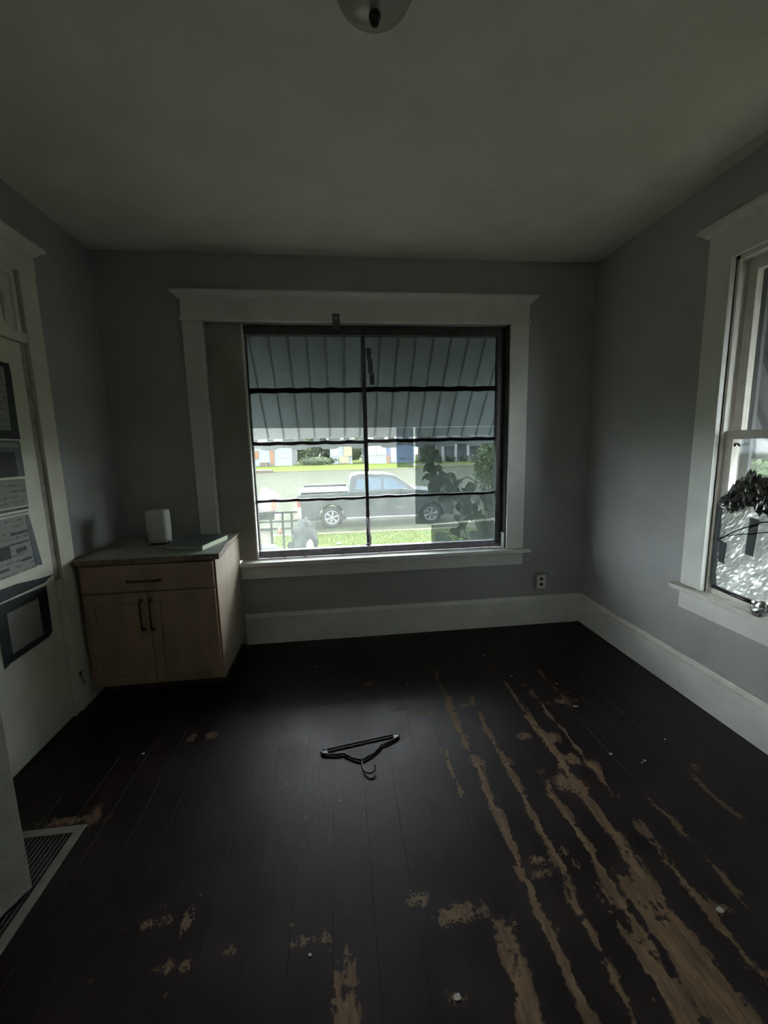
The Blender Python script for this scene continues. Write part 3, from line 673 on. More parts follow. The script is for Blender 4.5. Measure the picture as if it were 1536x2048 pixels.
for sg in (-1, 1):
    MB().tube([hp(sg * (h2 - .012), .0), hp(sg * (h2 - .001), .010), hp(sg * (h2 - .008), .024), hp(sg * (h2 - .05), .040), hp(sg * (h2 - .088), .053)], [.0055, .006, .006, .0058, .0055], 8).build('arm', M['black_plastic'], hg, smooth=True)
    MB().tube([hp(sg * (h2 - .088), .053), hp(sg * (h2 - .092), .047), hp(sg * (h2 - .110), .052), hp(sg * (h2 - .114), .066)], .005, 8).build('strap_notch', M['black_plastic'], hg, smooth=True)
    MB().tube([hp(sg * (h2 - .114), .066), hp(sg * .045 - .01, .102), hp(sg * .006 - .02, .122)], .0052, 8).build('shoulder', M['black_plastic'], hg, smooth=True)
    MB().add([hp(sg * (h2 - .004), .010, .0125), hp(sg * (h2 - .010), .022, .0125), hp(sg * (h2 - .034), .030, .0125), hp(sg * (h2 - .03), .004, .0125)], [(0, 1, 2, 3)]).build('end_web', M['black_plastic'], hg, label='glossy flat web at the shoulder end')
hk = [hp(-.02, .118), hp(-.025, .140), hp(-.028, .160), hp(-.028, .180), hp(-.024, .197, .010), hp(-.016, .212, .012), hp(-.004, .220, .013), hp(.010, .219, .014), hp(.021, .211, .016), hp(.027, .198, .018), hp(.027, .186, .019)]
MB().tube(hk, [.0042] * len(hk), 8).build('hook', M['black_plastic'], hg, smooth=True)

# ------------------------------------------------------------------ ceiling lamp
lp = empty('ceiling_lamp', (.045, -1.785, H), 'unlit frosted glass dome ceiling lamp with a small dark finial', 'lamp')
lc = (.045, -1.785, 0)
MB().lathe([(.118, H), (.120, H - .012), (.112, H - .022), (.09, H - .024)], lc, 40).build('ceiling_pan', M['vent'], lp, smooth=True)
MB().lathe([(.112, H - .020), (.115, H - .034), (.112, H - .052), (.102, H - .070), (.084, H - .086), (.058, H - .098), (.03, H - .104), (.010, H - .106)], lc, 48).build('glass_dome', M['dome'], lp, smooth=True)
MB().lathe([(.010, H - .104), (.017, H - .110), (.018, H - .116), (.013, H - .122), (.014, H - .128), (.010, H - .136), (.004, H - .140)], lc, 20).build('finial', M['brass'], lp, smooth=True)

# ------------------------------------------------------------------ flakes of paint on the floor and sill
def flake(x, y, z, s, lab, grp):
    m_ = MB(); k = random.randint(5, 7); a0 = random.random() * 6; pts = []
    for i in range(k):
        a = a0 + i * 2 * math.pi / k; r = s * random.uniform(.5, 1.1); pts.append((x + r * math.cos(a), y + r * .7 * math.sin(a)))
    m_.prism(pts, 'z', z + .0005, z + .003)
    m_.build('paint_flake', M['flake'], None, label=lab, cat='paint flake', group=grp)
for (u, v, s) in ((630, 1331, .012), (968, 1308, .010), (815, 1366, .008), (286, 1505, .010), (1113, 1365, .010), (1150, 1410, .010), (1222, 1505, .009), (1290, 1518, .008), (1285, 1522, .006), (1440, 1815, .014), (915, 1990, .014), (1155, 1410, .007), (620, 1905, .007), (1023, 1350, .008), (1330, 1476, .006)):
    q = fl_pt(u, v); flake(q.x, q.y, 0, s, 'small pale flake of peeled paint on the dark floor', 'paint flakes on the floor')
for (x_, y_, s) in ((-.55, .058, .018), (-.40, .05, .02), (-.1, .055, .022), (.2, .056, .02), (.62, .056, .012), (1.05, .05, .02), (1.12, .045, .016), (.9, .056, .012), (-.66, .05, .014)):
    flake(x_, y_, .672, s, 'small curl of old paint on the front window sill', 'paint flakes on the window sill')

# ================================================================== outdoors
def gz(y):
    P_ = [(-40, -.8), (.2, -.82), (7, -1.0), (10.6, -1.30)]
    for (a, za), (b, zb) in zip(P_, P_[1:]):
        if y <= b: return za + (zb - za) * (y - a) / (b - a)
    return -1.30
def strip(name, mat, x0, x1, prof_, kind='structure', label=None):
    m_ = MB(); n_ = len(prof_)
    for (y, z) in prof_: m_.v += [(x0, y, z), (x1, y, z)]
    m_.f = [(2 * i, 2 * i + 1, 2 * i + 3, 2 * i + 2) for i in range(n_ - 1)]
    for i in range(n_ - 1, -1, -1): pass
    b0 = len(m_.v)
    m_.v += [(x0, prof_[0][0], -4), (x1, prof_[0][0], -4), (x0, prof_[-1][0], -4), (x1, prof_[-1][0], -4)]
    return m_.build(name, mat, None, kind=kind, label=label, fix=False)
strip('bounce_ground', M['earth'], -60, 70, [(-40, -.8), (.2, -.82), (5.2, -.949)], label='added unseen bare earth around the house, toning the bounced light')  # unseen strip, added in place of grass to cut green bounce light
strip('front_lawn', M['grass'], -60, 70, [(5.2, -.949), (7, -1.0), (10.6, -1.30)], label='front lawn sloping down to the street')
box('curb_near', M['concrete'], None, -60, 70, 10.6, 10.85, -1.6, -1.29, kind='structure', label='pale concrete curb along the near side of the street')
strip('street', M['street'], -60, 70, [(10.85, -1.39), (14.5, -1.385), (45, -.86)], label='wide grey-green street behind the parked truck')
box('curb_far', M['concrete'], None, -60, 70, 45, 45.3, -1.2, -.80, kind='structure', label='pale curb along the far side of the street')
strip('far_lawn', M['fargrass'], -60, 70, [(45.3, -.80), (50, -.42), (120, -.3)], label='bright lawns in front of the far houses')
MB().prism([(-12.6, 44.2), (-7.2, 44.2), (-8.2, 47.8), (-11.4, 47.8)], 'z', -.88, -.60).build('driveway_apron', M['concrete'], None, kind='structure', label='pale concrete driveway apron at the far left curb')
MB().add([(8.7, 46.6, -.655), (17.5, 46.0, -.70), (17.8, 47.4, -.58), (13, 48.2, -.52), (9.0, 49.3, -.44)], [(0, 1, 2, 3, 4)]).build('walkway', M['concrete'], None, kind='structure', label='pale concrete walk before the porch house')

# grass blades on the near lawn, past counting
gb = MB()
for i in range(16000):
    y = random.uniform(5.5, 10.55); x = random.uniform(-3.5, 6.5); h = random.uniform(.03, .075); a = random.random() * 6.28; z = gz(y)
    dx, dy = math.cos(a) * .008, math.sin(a) * .008
    if -2.6 < x < -.45 and 5.6 < y < 8.1: x = random.uniform(0, 6.5); z = gz(y)
    gb.v += [(x - dx, y - dy, z), (x + dx, y + dy, z), (x + random.uniform(-.03, .03), y + random.uniform(-.03, .03), z + h)]
    gb.f.append((3 * i, 3 * i + 1, 3 * i + 2))
M['blade'] = pm('grass_blade', (0.0257, 0.0412, 0.00335), .8, var=.3, scale=6, col2=(0.0437, 0.0593, 0.00667), trans=.5, spec=.1)
gb.build('grass', M['blade'], None, label='short bright grass of the front lawn', cat='grass', kind='stuff', fix=False)

# ---- metal awning over the front window
aw = empty('window_awning', (.1, .2, 2.5), 'ribbed metal awning with scalloped edge outside the front window', 'awning')
AX0, AX1 = -1.35, 1.62
ay0, az0, ay1, az1 = .21, 2.47, .95, 1.618
m_ = MB()
pitchA = .1465; k = 0; xx = AX0
rib = []
while xx < AX1:
    rib.append(xx); xx += pitchA
src = None
sl = Vector((0, ay1 - ay0, az1 - az0)).normalized(); nn_ = Vector((0, sl.z, -sl.y)).normalized()   # inward normal
for i, x0 in enumerate(rib):
    # one slat: shallow pan with raised edge
    if src is None:
        m_ = MB(); a = x0; b = x0 + pitchA
        cs = [(a, 0), (a + .004, .010), (a + .014, .010), (a + .018, 0), (b, 0)]
        for (y, z) in ((ay0, az0), (ay1, az1)):
            for (cx_, h) in cs: m_.v.append((cx_, y + nn_.y * -h, z + nn_.z * -h))
        for q in range(4): m_.f.append((q, q + 1, q + 6, q + 5))
        src = m_.build('slat', M['awning'], aw, fix=False)
        r0 = MB().box(x0 + .004, x0 + .012, -.002, .002, 0, 1)
    else:
        o = src.copy(); C.objects.link(o); o.location.x = src.location.x + (x0 - rib[0])
rsrc = None
for i, x0 in enumerate(rib):
    if rsrc is None:
        m_ = MB(); off = nn_ * .008
        for (y, z) in ((ay0, az0), (ay1, az1)):
            m_.v += [(x0 - .002, y, z), (x0 + .003, y, z), (x0 + .003, y + off.y, z + off.z), (x0 - .002, y + off.y, z + off.z)]
        m_.f = [(0, 1, 5, 4), (1, 2, 6, 5), (2, 3, 7, 6), (3, 0, 4, 7), (0, 1, 2, 3), (4, 5, 6, 7)]
        rsrc = m_.build('rib', M['awning_rib'], aw)
    else:
        o = rsrc.copy(); C.objects.link(o); o.location.x = rsrc.location.x + (x0 - rib[0])
# scalloped valance with slit openings above it
vz = MB(); N = 150
for i in range(N + 1):
    xx = AX0 + (AX1 + .04 - AX0) * i / N; ph = ((xx - AX0) / (pitchA * 2)) % 1
    dz = .022 if .3 < ph < .7 else .0
    if .22 < ph < .3: dz = .022 * (ph - .22) / .08
    if .7 < ph < .78: dz = .022 * (1 - (ph - .7) / .08)
    vz.v += [(xx, ay1 + .004, az1 - .024), (xx, ay1 + .004, 1.512 + dz)]
    if i: vz.f.append((2 * i - 2, 2 * i - 1, 2 * i + 1, 2 * i))
vz.build('scalloped_valance', M['awning'], aw, fix=False)
for i, x0 in enumerate(rib):   # tie pieces that leave a row of slits of daylight open
    w_ = .030 + .05 * (i % 3 == 2)
    box('tie_piece', M['awning'], aw, x0 - .01, x0 - .01 + w_ + .03, ay1, ay1 + .003, az1 - .026, az1 + .002)
box('side_arm', M['awning_rib'], aw, AX0, AX0 + .02, .2, .95, 1.52, 1.54); box('side_arm', M['awning_rib'], aw, AX1 + .03, AX1 + .05, .2, .95, 1.52, 1.54)
for xs_ in (AX0 - .003, AX1 + .05):
    MB().add([(xs_, ay0, az0), (xs_, ay1, az1), (xs_, ay1, 1.52), (xs_, ay0, 1.62)], [(0, 1, 2, 3)]).build('end_panel', M['awning'], aw, fix=False)

# ---- awning over the side window
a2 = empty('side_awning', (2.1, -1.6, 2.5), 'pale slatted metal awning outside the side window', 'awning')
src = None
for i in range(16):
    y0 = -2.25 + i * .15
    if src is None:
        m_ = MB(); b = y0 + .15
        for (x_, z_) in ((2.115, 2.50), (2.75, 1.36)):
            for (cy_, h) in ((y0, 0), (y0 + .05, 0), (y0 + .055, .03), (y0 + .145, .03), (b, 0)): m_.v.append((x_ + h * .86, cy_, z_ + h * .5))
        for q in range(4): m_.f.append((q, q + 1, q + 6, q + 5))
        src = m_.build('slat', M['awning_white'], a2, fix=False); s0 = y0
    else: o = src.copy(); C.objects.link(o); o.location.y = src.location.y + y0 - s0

# ---- pickup truck parked on the street
G0 = -1.39
tk = empty('pickup_truck', (1.3, 13, G0), 'dark grey crew-cab pickup truck parked side-on at the street', 'truck')
def arch(cx_, r, n_=12, z=-.98, lo=-1.04):
    out = []
    a0 = math.asin((lo - z) / r)
    for i in range(n_ + 1):
        a = math.pi - a0 - (math.pi - 2 * a0) * i / n_; out.append((cx_ + r * math.cos(a), z + r * math.sin(a)))
    return out
RWX, FWX = -.38, 3.35
body = [(-1.60, -.10), (-1.62, -.45), (-1.60, -.95), (-1.45, -1.04)] + arch(RWX, .50) + arch(FWX, .50) + [(4.02, -1.0), (4.16, -.92), (4.18, -.45), (4.10, -.27), (3.75, -.14), (3.2, -.075), (2.78, -.03), (.30, -.03), (.26, -.06)]
m_ = MB(); m_.prism(body, 'y', 12.03, 14.0)
m_.build('body', M['truck'], tk, bevel=.03, segs=2)
# cab greenhouse
cabp = [(.30, -.05), (.335, .40), (.42, .54), (.70, .60), (1.60, .575), (2.02, .51), (2.30, .33), (2.80, -.05)]
cabi = [(.36, -.05), (.45, .36), (.52, .50), (.75, .56), (1.58, .535), (1.95, .47), (2.22, .30), (2.74, -.05)]
nC = len(cabp)
m_ = MB(); m_.v = [(p[0], 12.05 + .17 * max(0, (p[1] + .05) / .65), p[1]) for p in cabp] + [(p[0], 13.98 - .17 * max(0, (p[1] + .05) / .65), p[1]) for p in cabp]
m_.f = [tuple(range(nC)), tuple(range(2 * nC - 1, nC - 1, -1))] + [(i, (i + 1) % nC, nC + (i + 1) % nC, nC + i) for i in range(nC)]
m_.build('cab', M['truck'], tk, bevel=.02, segs=2)
def side(pts, name, mat, off=.012, parent=tk, th=.01, **k):
    nn = len(pts); f = lambda p: 12.05 + .17 * max(0, (p[1] + .05) / .65) - off
    q = MB(); q.v = [(p[0], f(p), p[1]) for p in pts] + [(p[0], f(p) + th, p[1]) for p in pts]
    q.f = [tuple(range(nn)), tuple(range(2 * nn - 1, nn - 1, -1))] + [(i, (i + 1) % nn, nn + (i + 1) % nn, nn + i) for i in range(nn)]
    return q.build(name, mat, parent, **k)
side([(.52, .03), (.58, .40), (.86, .44), (.86, .03)], 'quarter_window', M['truckglass'])
side([(.92, .00), (.92, .45), (1.50, .44), (1.50, .00)], 'rear_side_window', M['truckglass'])
side([(1.58, .00), (1.58, .44), (1.92, .40), (2.14, .26), (2.42, .02), (2.42, .00)], 'front_side_window', M['truckglass'])
m_ = MB(); m_.add([(2.10, 12.26, .462), (2.72, 12.16, -.002), (2.72, 13.86, -.002), (2.10, 13.78, .462)], [(0, 1, 2, 3)]).build('windshield', M['truckglass'], tk)
box('tonneau_cover', M['chrome'], tk, -1.55, .25, 12.1, 13.93, -.035, .03, bevel=.02, label='pale bed cover')
box('far_bed_rail', M['truck'], tk, -1.5, .22, 13.75, 13.92, .03, .12, bevel=.02)
side([(-1.62, -.20), (-1.58, -.20), (-1.54, -.42), (-1.50, -.60), (-1.58, -.62), (-1.61, -.42)], 'tail_lamp', M['red'], off=.035, th=.05)
side([(4.05, -.30), (4.16, -.40), (4.17, -.52), (3.98, -.46)], 'head_lamp', M['chrome'], off=.035, th=.05)
box('rear_bumper', M['rimdark'], tk, -1.74, -1.56, 12.06, 13.97, -1.02, -.80, bevel=.03)
box('front_bumper', M['rimdark'], tk, 4.08, 4.26, 12.06, 13.97, -1.04, -.76, bevel=.03)
MB().tube([(.16, 12.0, -1.02), (2.82, 12.0, -1.02)], .035, 8).build('running_board', M['chrome'], tk, smooth=True)
box('underbody', M['black'], tk, -1.2, 3.9, 12.35, 13.7, -1.12, -1.0)
mr_ = box('mirror', M['truck'], tk, 2.20, 2.44, 11.76, 11.98, -.13, .03, bevel=.03)
MB().tube([(2.36, 11.97, -.07), (2.42, 12.08, -.07)], .02, 6).build('mirror_arm', M['truck'], mr_)
for hx_ in (1.35, 2.05): MB().tube([(hx_, 12.0, -.22), (hx_ + .2, 12.0, -.225)], .02, 6).build('door_handle', M['chrome'], tk, smooth=True)
side([(2.02, -.66), (2.36, -.665), (2.36, -.69), (2.02, -.685)], 'badge', M['chrome'], off=.022)
for dx in (.88, 1.54, 2.50): side([(dx, -.95), (dx, -.05), (dx + .012, -.05), (dx + .012, -.95)], 'door_gap', M['black'], off=.022)
# arch flares and wheels
for cx_ in (RWX, FWX):
    q = MB(); pts = arch(cx_, .545, 14); pin = arch(cx_, .49, 14)
    for (a, b) in zip(pts, pin):
        q.v += [(a[0], 12.0, a[1]), (b[0], 12.0, b[1]), (a[0], 12.04, a[1])]
    for i in range(len(pts) - 1): q.f += [(3 * i, 3 * i + 1, 3 * i + 4, 3 * i + 3), (3 * i + 2, 3 * i, 3 * i + 3, 3 * i + 5)]
    q.build('arch_flare', M['rimdark'], tk, fix=False)
    for yy_ in (12.04, 13.72):
        wh = MB().lathe([(.25, 0), (.36, 0), (.40, .03), (.41, .10), (.41, .18), (.40, .24), (.36, .27), (.25, .27)], (cx_, yy_, -.98), 32, 'y', False).build('tyre', M['tire'], tk, smooth=True)
        if yy_ < 13:
            MB().lathe([(.255, 0), (.265, -.012), (.235, -.012), (.225, .02)], (cx_, yy_, -.98), 32, 'y', False).build('rim_ring', M['rim'], wh, smooth=True)
            MB().lathe([(.24, .03), (.24, .05)], (cx_, yy_, -.98), 32, 'y').build('rim_disc', M['rimdark'], wh)
            MB().lathe([(.05, -.01), (.06, .03)], (cx_, yy_, -.98), 16, 'y').build('hub_cap', M['rim'], wh)
            for s_ in range(6):
                a = s_ * math.pi / 3 + .3; ca, sa = math.cos(a), math.sin(a); q = MB()
                for (r_, hw) in ((.05, .022), (.25, .040)):
                    for sg in (-1, 1): q.v += [(cx_ + ca * r_ - sa * hw * sg, yy_ - .005, -.98 + sa * r_ + ca * hw * sg), (cx_ + ca * r_ - sa * hw * sg, yy_ + .03, -.98 + sa * r_ + ca * hw * sg)]
                q.f = [(0, 2, 6, 4), (1, 5, 7, 3), (0, 4, 5, 1), (2, 3, 7, 6), (4, 6, 7, 5), (0, 1, 3, 2)]
                q.build('spoke', M['rim'], wh)

# ---- clutter on the lawn, left of the window
JY = 7.0
cart = empty('utility_cart', (-1.7, JY, gz(JY)), 'dark metal utility cart standing on the lawn by the street', 'cart')
zt = -.05
for z_ in (.02, -.20, -.38): box('rail', M['cart'], cart, -2.35, -1.14, JY, JY + .03, z_ - .025, z_ + .02)
for x_ in (-2.35, -1.80, -1.52, -1.30): box('post', M['cart'], cart, x_, x_ + .05, JY, JY + .04, gz(JY), .03)
box('deck', M['cart'], cart, -2.35, -1.7, JY + .04, JY + .7, -.16, -.02)
for x_ in (-2.2, -1.35): MB().lathe([(.09, 0), (.11, .01), (.11, .05), (.09, .06)], (x_, JY + .3, gz(JY) + .11), 16, 'y').build('wheel', M['tire'], cart)
bx1 = box('cardboard_box', M['box'], None, -2.06, -1.80, JY + .1, JY + .4, -.80, -.36, bevel=.01, label='pale cardboard box under the dark utility cart', cat='box')
box('cardboard_box', M['box'], None, -1.70, -1.54, JY + .06, JY + .3, -.18, -.05, bevel=.01, label='small pale box between the posts of the utility cart', cat='box')
box('cardboard_box', M['box'], None, -1.24, -1.08, JY + .3, JY + .5, -.22, .06, bevel=.01, label='pale box at the right end of the utility cart', cat='box')
def blob(name, mat, c_, r_, lab, cat, seed=0, amp=.25, n_=18, parent=None, m_=10):
    q = MB()
    for j in range(m_ + 1):
        b = math.pi * j / m_
        for i in range(n_):
            a = 2 * math.pi * i / n_; d = Vector((math.sin(b) * math.cos(a), math.sin(b) * math.sin(a), math.cos(b)))
            s_ = 1 + amp * mnoise.noise(d * 2.2 + Vector((seed * 5.1, seed, 0))) + amp * .5 * mnoise.noise(d * 5 + Vector((seed, 0, seed * 3)))
            q.v.append((c_[0] + r_[0] * d.x * s_, c_[1] + r_[1] * d.y * s_, c_[2] + r_[2] * d.z * s_))
    for j in range(m_):
        for i in range(n_): q.f.append((j * n_ + i, j * n_ + (i + 1) % n_, (j + 1) * n_ + (i + 1) % n_, (j + 1) * n_ + i))
    return q.build(name, mat, parent, smooth=True, label=lab, cat=cat)
sk = empty('white_sack', (-1.85, JY + .35, -.02), 'bulging white sack with an orange panel on the utility cart', 'sack')
q = MB(); q.prism([(-2.08, .30), (-2.0, .56), (-1.90, .60), (-1.62, .42), (-1.58, .36), (-1.68, .02), (-1.98, .0), (-2.06, .12)], 'y', JY + .15, JY + .55); q.build('bag', M['bagwhite'], sk, bevel=.05, segs=3, smooth=True)
q = MB(); q.prism([(-1.78, .06), (-1.66, .06), (-1.62, .34), (-1.74, .32)], 'y', JY + .13, JY + .16); q.build('orange_panel', M['orange'], sk)
blob('rubbish_bag', M['bagblack'], (-.93, JY - .36, -.58), (.28, .26, .42), 'dark slumped rubbish bag heaped beside the utility cart', 'bag', 3, .42, 28, m_=18)
blob('rubbish_bag', M['bagwhite'], (-.80, JY - .80, -.75), (.09, .1, .22), 'small crumpled pale bag leaning on the dark rubbish bag', 'bag', 5, .3)
tr_ = empty('tarp_pile', (-1.65, JY - .7, gz(JY)), 'low heap of blue-grey tarpaulin and boards in front of the cart', 'tarp')
for i in range(7):
    z_ = gz(JY - .7) + .05 * i; q = MB(); s_ = .04 * i
    q.prism([(-2.15 + s_, z_), (-1.30 - s_ * 1.2, z_ - .02), (-1.32 - s_ * 1.2, z_ + .035), (-2.12 + s_, z_ + .048)], 'y', JY - 1.1 + s_, JY - .5)
    q.build('fold', M['tarp'], tr_, bevel=.008)
blob('litter', M['orange'], (-1.58, JY + .02, -.43), (.05, .05, .10), 'small orange scrap hanging in the utility cart', 'litter', 2)
for (lx, ly, lab) in ((-.62, 7.3, 'white scrap of litter on the lawn beside the dark bag'), (-.15, 8.0, 'tiny pale scrap of litter on the lawn before the truck wheel')):
    blob('litter', M['bagwhite'], (lx, ly, gz(ly) + .03), (.07, .05, .03), lab, 'litter', 4)

# ---- leafy vine outside the right half of the front window
vn = empty('leafy_vine', (1.25, .9, gz(.9)), 'large-leaved dark green vine outside the right side of the front window', 'vine')
def leaf_mesh(name, mat):
    q = MB(); outl = [(0, 0), (.20, .10), (.34, .30), (.36, .50), (.26, .72), (.10, .92), (0, 1.05)]
    N_ = len(outl)
    for (w_, l_) in outl: q.v += [(-w_, l_, .10 * w_ - .25 * (l_ - .3) ** 2), (0, l_, -.06 - .25 * (l_ - .3) ** 2), (w_, l_, .10 * w_ - .25 * (l_ - .3) ** 2)]
    for i in range(N_ - 1): q.f += [(3 * i, 3 * i + 1, 3 * i + 4, 3 * i + 3), (3 * i + 1, 3 * i + 2, 3 * i + 5, 3 * i + 4)]
    me = bpy.data.meshes.new(name); me.from_pydata(q.v, [], q.f); me.materials.append(mat)
    for p_ in me.polygons: p_.use_smooth = True
    return me
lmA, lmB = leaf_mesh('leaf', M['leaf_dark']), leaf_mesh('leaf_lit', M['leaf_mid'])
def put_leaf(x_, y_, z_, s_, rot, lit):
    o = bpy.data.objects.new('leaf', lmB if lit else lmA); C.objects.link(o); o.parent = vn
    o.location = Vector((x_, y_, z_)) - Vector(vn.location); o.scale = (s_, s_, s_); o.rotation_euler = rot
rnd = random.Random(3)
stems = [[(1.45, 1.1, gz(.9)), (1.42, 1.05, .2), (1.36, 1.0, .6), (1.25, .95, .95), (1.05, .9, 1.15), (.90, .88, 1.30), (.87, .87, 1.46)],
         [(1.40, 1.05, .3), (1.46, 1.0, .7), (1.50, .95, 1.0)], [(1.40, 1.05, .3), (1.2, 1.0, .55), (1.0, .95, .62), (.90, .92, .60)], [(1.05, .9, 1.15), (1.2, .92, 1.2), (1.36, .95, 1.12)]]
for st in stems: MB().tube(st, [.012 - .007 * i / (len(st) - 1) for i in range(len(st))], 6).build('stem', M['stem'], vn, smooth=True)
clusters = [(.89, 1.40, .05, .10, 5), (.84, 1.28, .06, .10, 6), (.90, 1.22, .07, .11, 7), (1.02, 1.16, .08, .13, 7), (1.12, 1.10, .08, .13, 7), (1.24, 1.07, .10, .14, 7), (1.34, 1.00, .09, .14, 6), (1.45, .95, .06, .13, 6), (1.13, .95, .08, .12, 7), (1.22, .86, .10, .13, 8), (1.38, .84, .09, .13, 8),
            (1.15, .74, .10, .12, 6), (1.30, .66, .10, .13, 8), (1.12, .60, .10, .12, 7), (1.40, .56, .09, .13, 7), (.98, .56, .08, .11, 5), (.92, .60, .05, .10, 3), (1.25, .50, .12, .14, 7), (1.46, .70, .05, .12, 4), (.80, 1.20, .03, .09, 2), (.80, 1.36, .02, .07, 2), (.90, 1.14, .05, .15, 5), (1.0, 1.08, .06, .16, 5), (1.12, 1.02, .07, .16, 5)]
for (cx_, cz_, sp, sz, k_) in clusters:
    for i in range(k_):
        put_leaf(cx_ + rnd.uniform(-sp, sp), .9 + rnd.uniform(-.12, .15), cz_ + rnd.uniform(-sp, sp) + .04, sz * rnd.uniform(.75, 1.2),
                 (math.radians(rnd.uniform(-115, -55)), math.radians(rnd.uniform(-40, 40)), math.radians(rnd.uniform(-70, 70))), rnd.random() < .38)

# ---- bushes and trees
def leafy(name, mat, c_, r_, cnt, ls, lab, cat, trunk=None, group=None, seed=1, shell=.45, core=.72):
    rr = random.Random(seed); root = empty(name, (c_[0], c_[1], trunk if trunk is not None else c_[2] - r_[2]), lab, cat, group); q = MB()
    for i in range(cnt):
        d = Vector((rr.gauss(0, 1), rr.gauss(0, 1), rr.gauss(0, 1))).normalized(); t = rr.uniform(shell, 1) * (1 + .22 * mnoise.noise(d * 2.5 + Vector((seed, 0, 0))))
        p_ = Vector((c_[0] + d.x * r_[0] * t, c_[1] + d.y * r_[1] * t, c_[2] + d.z * r_[2] * t))
        u_ = Vector((rr.gauss(0, 1), rr.gauss(0, 1), rr.gauss(0, 1))).normalized(); w_ = u_.cross(d)
        if w_.length < .01: continue
        w_.normalize(); s_ = ls * rr.uniform(.6, 1.3); b0 = len(q.v)
        q.v += [tuple(p_ - u_ * s_), tuple(p_ + w_ * s_ * .5), tuple(p_ + u_ * s_), tuple(p_ - w_ * s_ * .5)]; q.f.append((b0, b0 + 1, b0 + 2, b0 + 3))
    q.build('foliage', mat, root, kind='stuff', fix=False)
    if core: blob('inner_foliage', mat, c_, (r_[0] * core, r_[1] * core, r_[2] * core), None, None, seed, .3, parent=root)
    if trunk is not None: MB().tube([(c_[0], c_[1], trunk), (c_[0] + .1, c_[1], c_[2])], [.12, .05], 8).build('trunk', M['bark'], root, smooth=True)
    return root
leafy('flowering_shrub', M['bush'], (9.75, 22.3, .45), (1.4, 1.2, 1.75), 3800, .11, 'tall bright green shrub at the right edge of the front window view', 'shrub', trunk=-1.3, seed=4, core=.5)
leafy('far_tree', M['tree_mid'], (-4.1, 55, 1.9), (1.15, 1.2, 2.2), 900, .28, 'pale green tree right of the white house with orange brick', 'tree', trunk=-.4, group='far trees', seed=11)
leafy('far_tree', M['tree_dark'], (-1.9, 63.5, 2.8), (2.4, 1.8, 3.2), 1300, .3, 'darker tree between the white house and the cream house', 'tree', trunk=-.4, group='far trees', seed=12)
leafy('far_hedge', M['tree_mid'], (-2.6, 51.5, .1), (2.8, .6, .65), 1200, .16, 'low green hedge before the darker tree', 'hedge', seed=13)
leafy('far_tree', M['tree_dark'], (11.45, 49.2, 1.4), (1.0, .75, 2.0), 1300, .22, 'dark green tree between the blue house and the porch house', 'tree', trunk=-.4, group='far trees', seed=15)
leafy('far_hedge', M['tree_dark'], (12.2, 50.9, .15), (1.4, .4, .8), 1000, .16, 'rounded dark hedge beside the porch house', 'hedge', seed=16)
leafy('porch_shrub', M['tree_dark'], (14.95, 50.8, .0), (.7, .4, .6), 500, .12, 'dark shrub between the first two porch columns', 'shrub', seed=17)
leafy('porch_shrub', M['tree_dark'], (16.75, 50.8, .0), (.7, .4, .65), 500, .12, 'dark shrub between the last two porch columns', 'shrub', seed=18)
leafy('side_yard_bush', M['bush'], (4.3, 1.0, .85), (1.0, 1.1, .75), 2200, .07, 'light green bush outside the side window', 'bush', trunk=-.9, seed=21, core=.5)
leafy('side_yard_bush', M['bush'], (5.7, -1.7, .7), (1.0, 1.2, .8), 1600, .07, 'rear green bush outside the side window', 'bush', trunk=-.9, seed=22, core=.5)

for i, (tx, ty, rx, rz, mt_, lab) in enumerate(((-15, 68, 4.5, 4.2, 'tree_mid', 'broad pale tree behind the white house'), (-7, 76, 4.6, 4.6, 'tree_dark', 'broad dark tree behind the right end of the white house'), (1.5, 71, 4.6, 4.4, 'tree_mid', 'broad tree behind the cream house'),
        (10.5, 76, 4.6, 4.6, 'tree_dark', 'broad dark tree behind the blue house'), (19.5, 70, 4.6, 4.4, 'tree_mid', 'broad pale tree behind the porch house'), (28, 76, 4.2, 4.2, 'tree_dark', 'broad dark tree at the far right behind the porch house'))):
    leafy('background_tree', M[mt_], (tx, ty, 3.2), (rx, 2.5, rz), 1500, .4, lab, 'tree', trunk=-.4, group='trees behind the houses', seed=30 + i, core=.85)
# ---- far houses
def house(name, lab, x0, x1, y0, z0, h, wall, depth=8):
    r = empty(name, ((x0 + x1) / 2, y0, z0), lab, 'house', 'far houses')
    box('walls', M[wall], r, x0, x1, y0, y0 + depth, z0, z0 + h)
    MB().prism([(y0 - .5, z0 + h), (y0 + depth / 2, z0 + h + 2.2), (y0 + depth + .5, z0 + h)], 'x', x0 - .4, x1 + .4).build('roof', M['roof'], r)
    return r
def hwin(r, x0, x1, z0, z1, y, cols=1, rows_=1, frame='housewhite'):
    f = box('window', M[frame], r, x0, x1, y - .06, y, z0, z1)
    cw = (x1 - x0) / cols; rh = (z1 - z0) / rows_
    for i in range(cols):
        for j in range(rows_): box('pane', M['housepane'], f, x0 + cw * i + .07, x0 + cw * (i + 1) - .07, y - .075, y - .06, z0 + rh * j + .07, z0 + rh * (j + 1) - .07)
ya = 52
h1 = house('white_house', 'pale house with orange brick piers at the far left', -13.5, -5.95, ya, -.4, 3.1, 'siding_w')
box('brick_panel', M['brick'], h1, -10.75, -10.1, ya - .08, ya, .6, 1.6); box('brick_pier', M['brick'], h1, -8.66, -8.2, ya - .15, ya, -.2, 2.2)
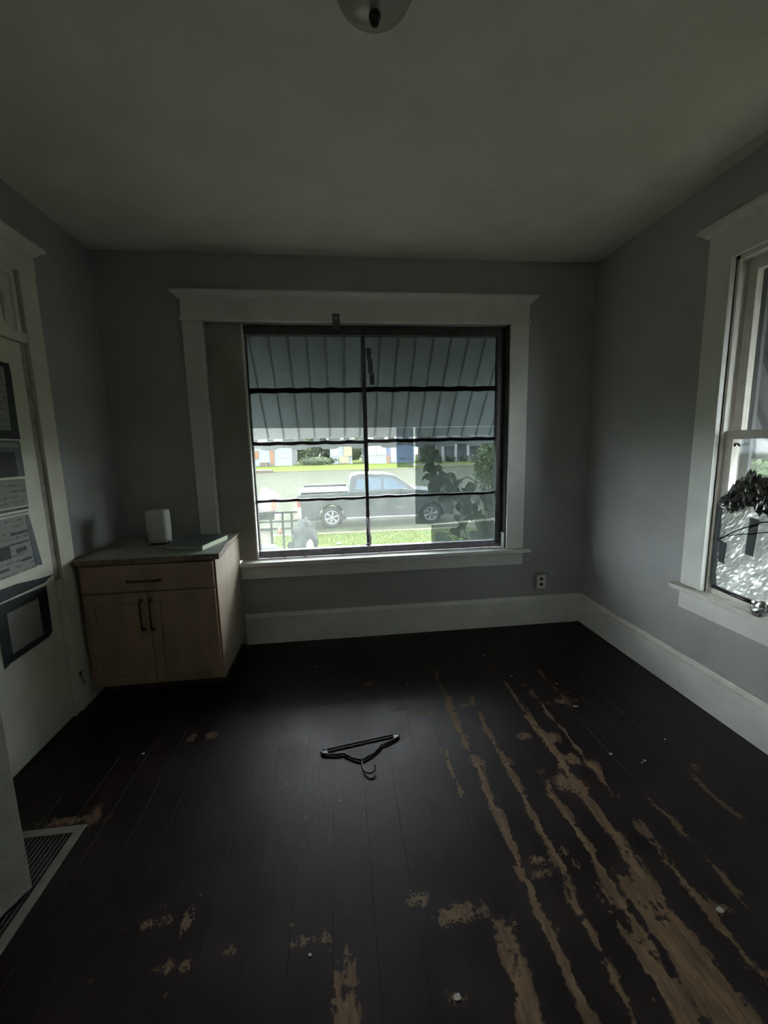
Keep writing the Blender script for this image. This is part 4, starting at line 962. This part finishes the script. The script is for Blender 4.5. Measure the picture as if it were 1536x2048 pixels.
hwin(h1, -7.3, -6.3, .62, 1.0, ya, 2, 1, 'siding_w'); box('porch_step', M['concrete'], h1, -9.9, -8.9, ya - .8, ya, -.45, .1)
h2_ = house('cream_house', 'cream yellow house in the middle distance left of the mullion', -1.0, 1.95, ya + 1, -.4, 3.2, 'siding_w', 6)
box('cream_gable', M['stucco_y'], h2_, .85, 1.95, ya + .8, ya + 1, .62, 2.4); hwin(h2_, -.7, .05, .7, 1.7, ya + 1, 2, 1); box('lower_wall', M['stucco_y'], h2_, .2, 1.5, ya + .85, ya + 1, -.3, .62)
hb = house('blue_house', 'light blue house with a white framed window band', 3.7, 10.3, ya, -.45, 3.0, 'siding_b')
box('white_bay', M['siding_w'], hb, 3.75, 6.45, ya - .5, ya, -.45, 2.0); hwin(hb, 3.95, 5.0, .68, 1.9, ya - .5, 2, 2); hwin(hb, 5.15, 6.3, .68, 1.9, ya - .5, 2, 2)
box('brick_pier', M['brick'], hb, 6.5, 6.85, ya - .5, ya - .2, -.45, .62); box('white_door', M['housewhite'], hb, 7.05, 7.75, ya - .06, ya, -.3, 1.9)
box('vent_box', M['black'], hb, 8.5, 8.8, ya - .1, ya, .1, .3)
hp_ = house('porch_house', 'house with white porch columns at the far right', 12.6, 24, ya + 1.5, -.5, 3.2, 'siding_p')
box('porch_shade_wall', M['siding_shade'], hp_, 15.0, 24, ya + 1.3, ya + 1.5, -.5, 2.6); box('porch_floor', M['concrete'], hp_, 13.8, 24, ya - .4, ya + 1.3, -.6, -.45); box('porch_beam', M['housewhite'], hp_, 13.6, 24, ya - .3, ya, 2.3, 2.7)  # first box is a darker sheet painting the porch shade
box('porch_roof', M['roof'], hp_, 13.4, 24.2, ya - .6, ya + 1.5, 2.7, 2.85); box('white_door', M['housewhite'], hp_, 13.0, 13.7, ya + 1.42, ya + 1.5, -.4, 2.0)
for cx_ in (14.1, 15.9, 17.6, 19.5): box('porch_column', M['housewhite'], hp_, cx_ - .17, cx_ + .17, ya - .3, ya + .04, -.5, 2.3, bevel=.02)
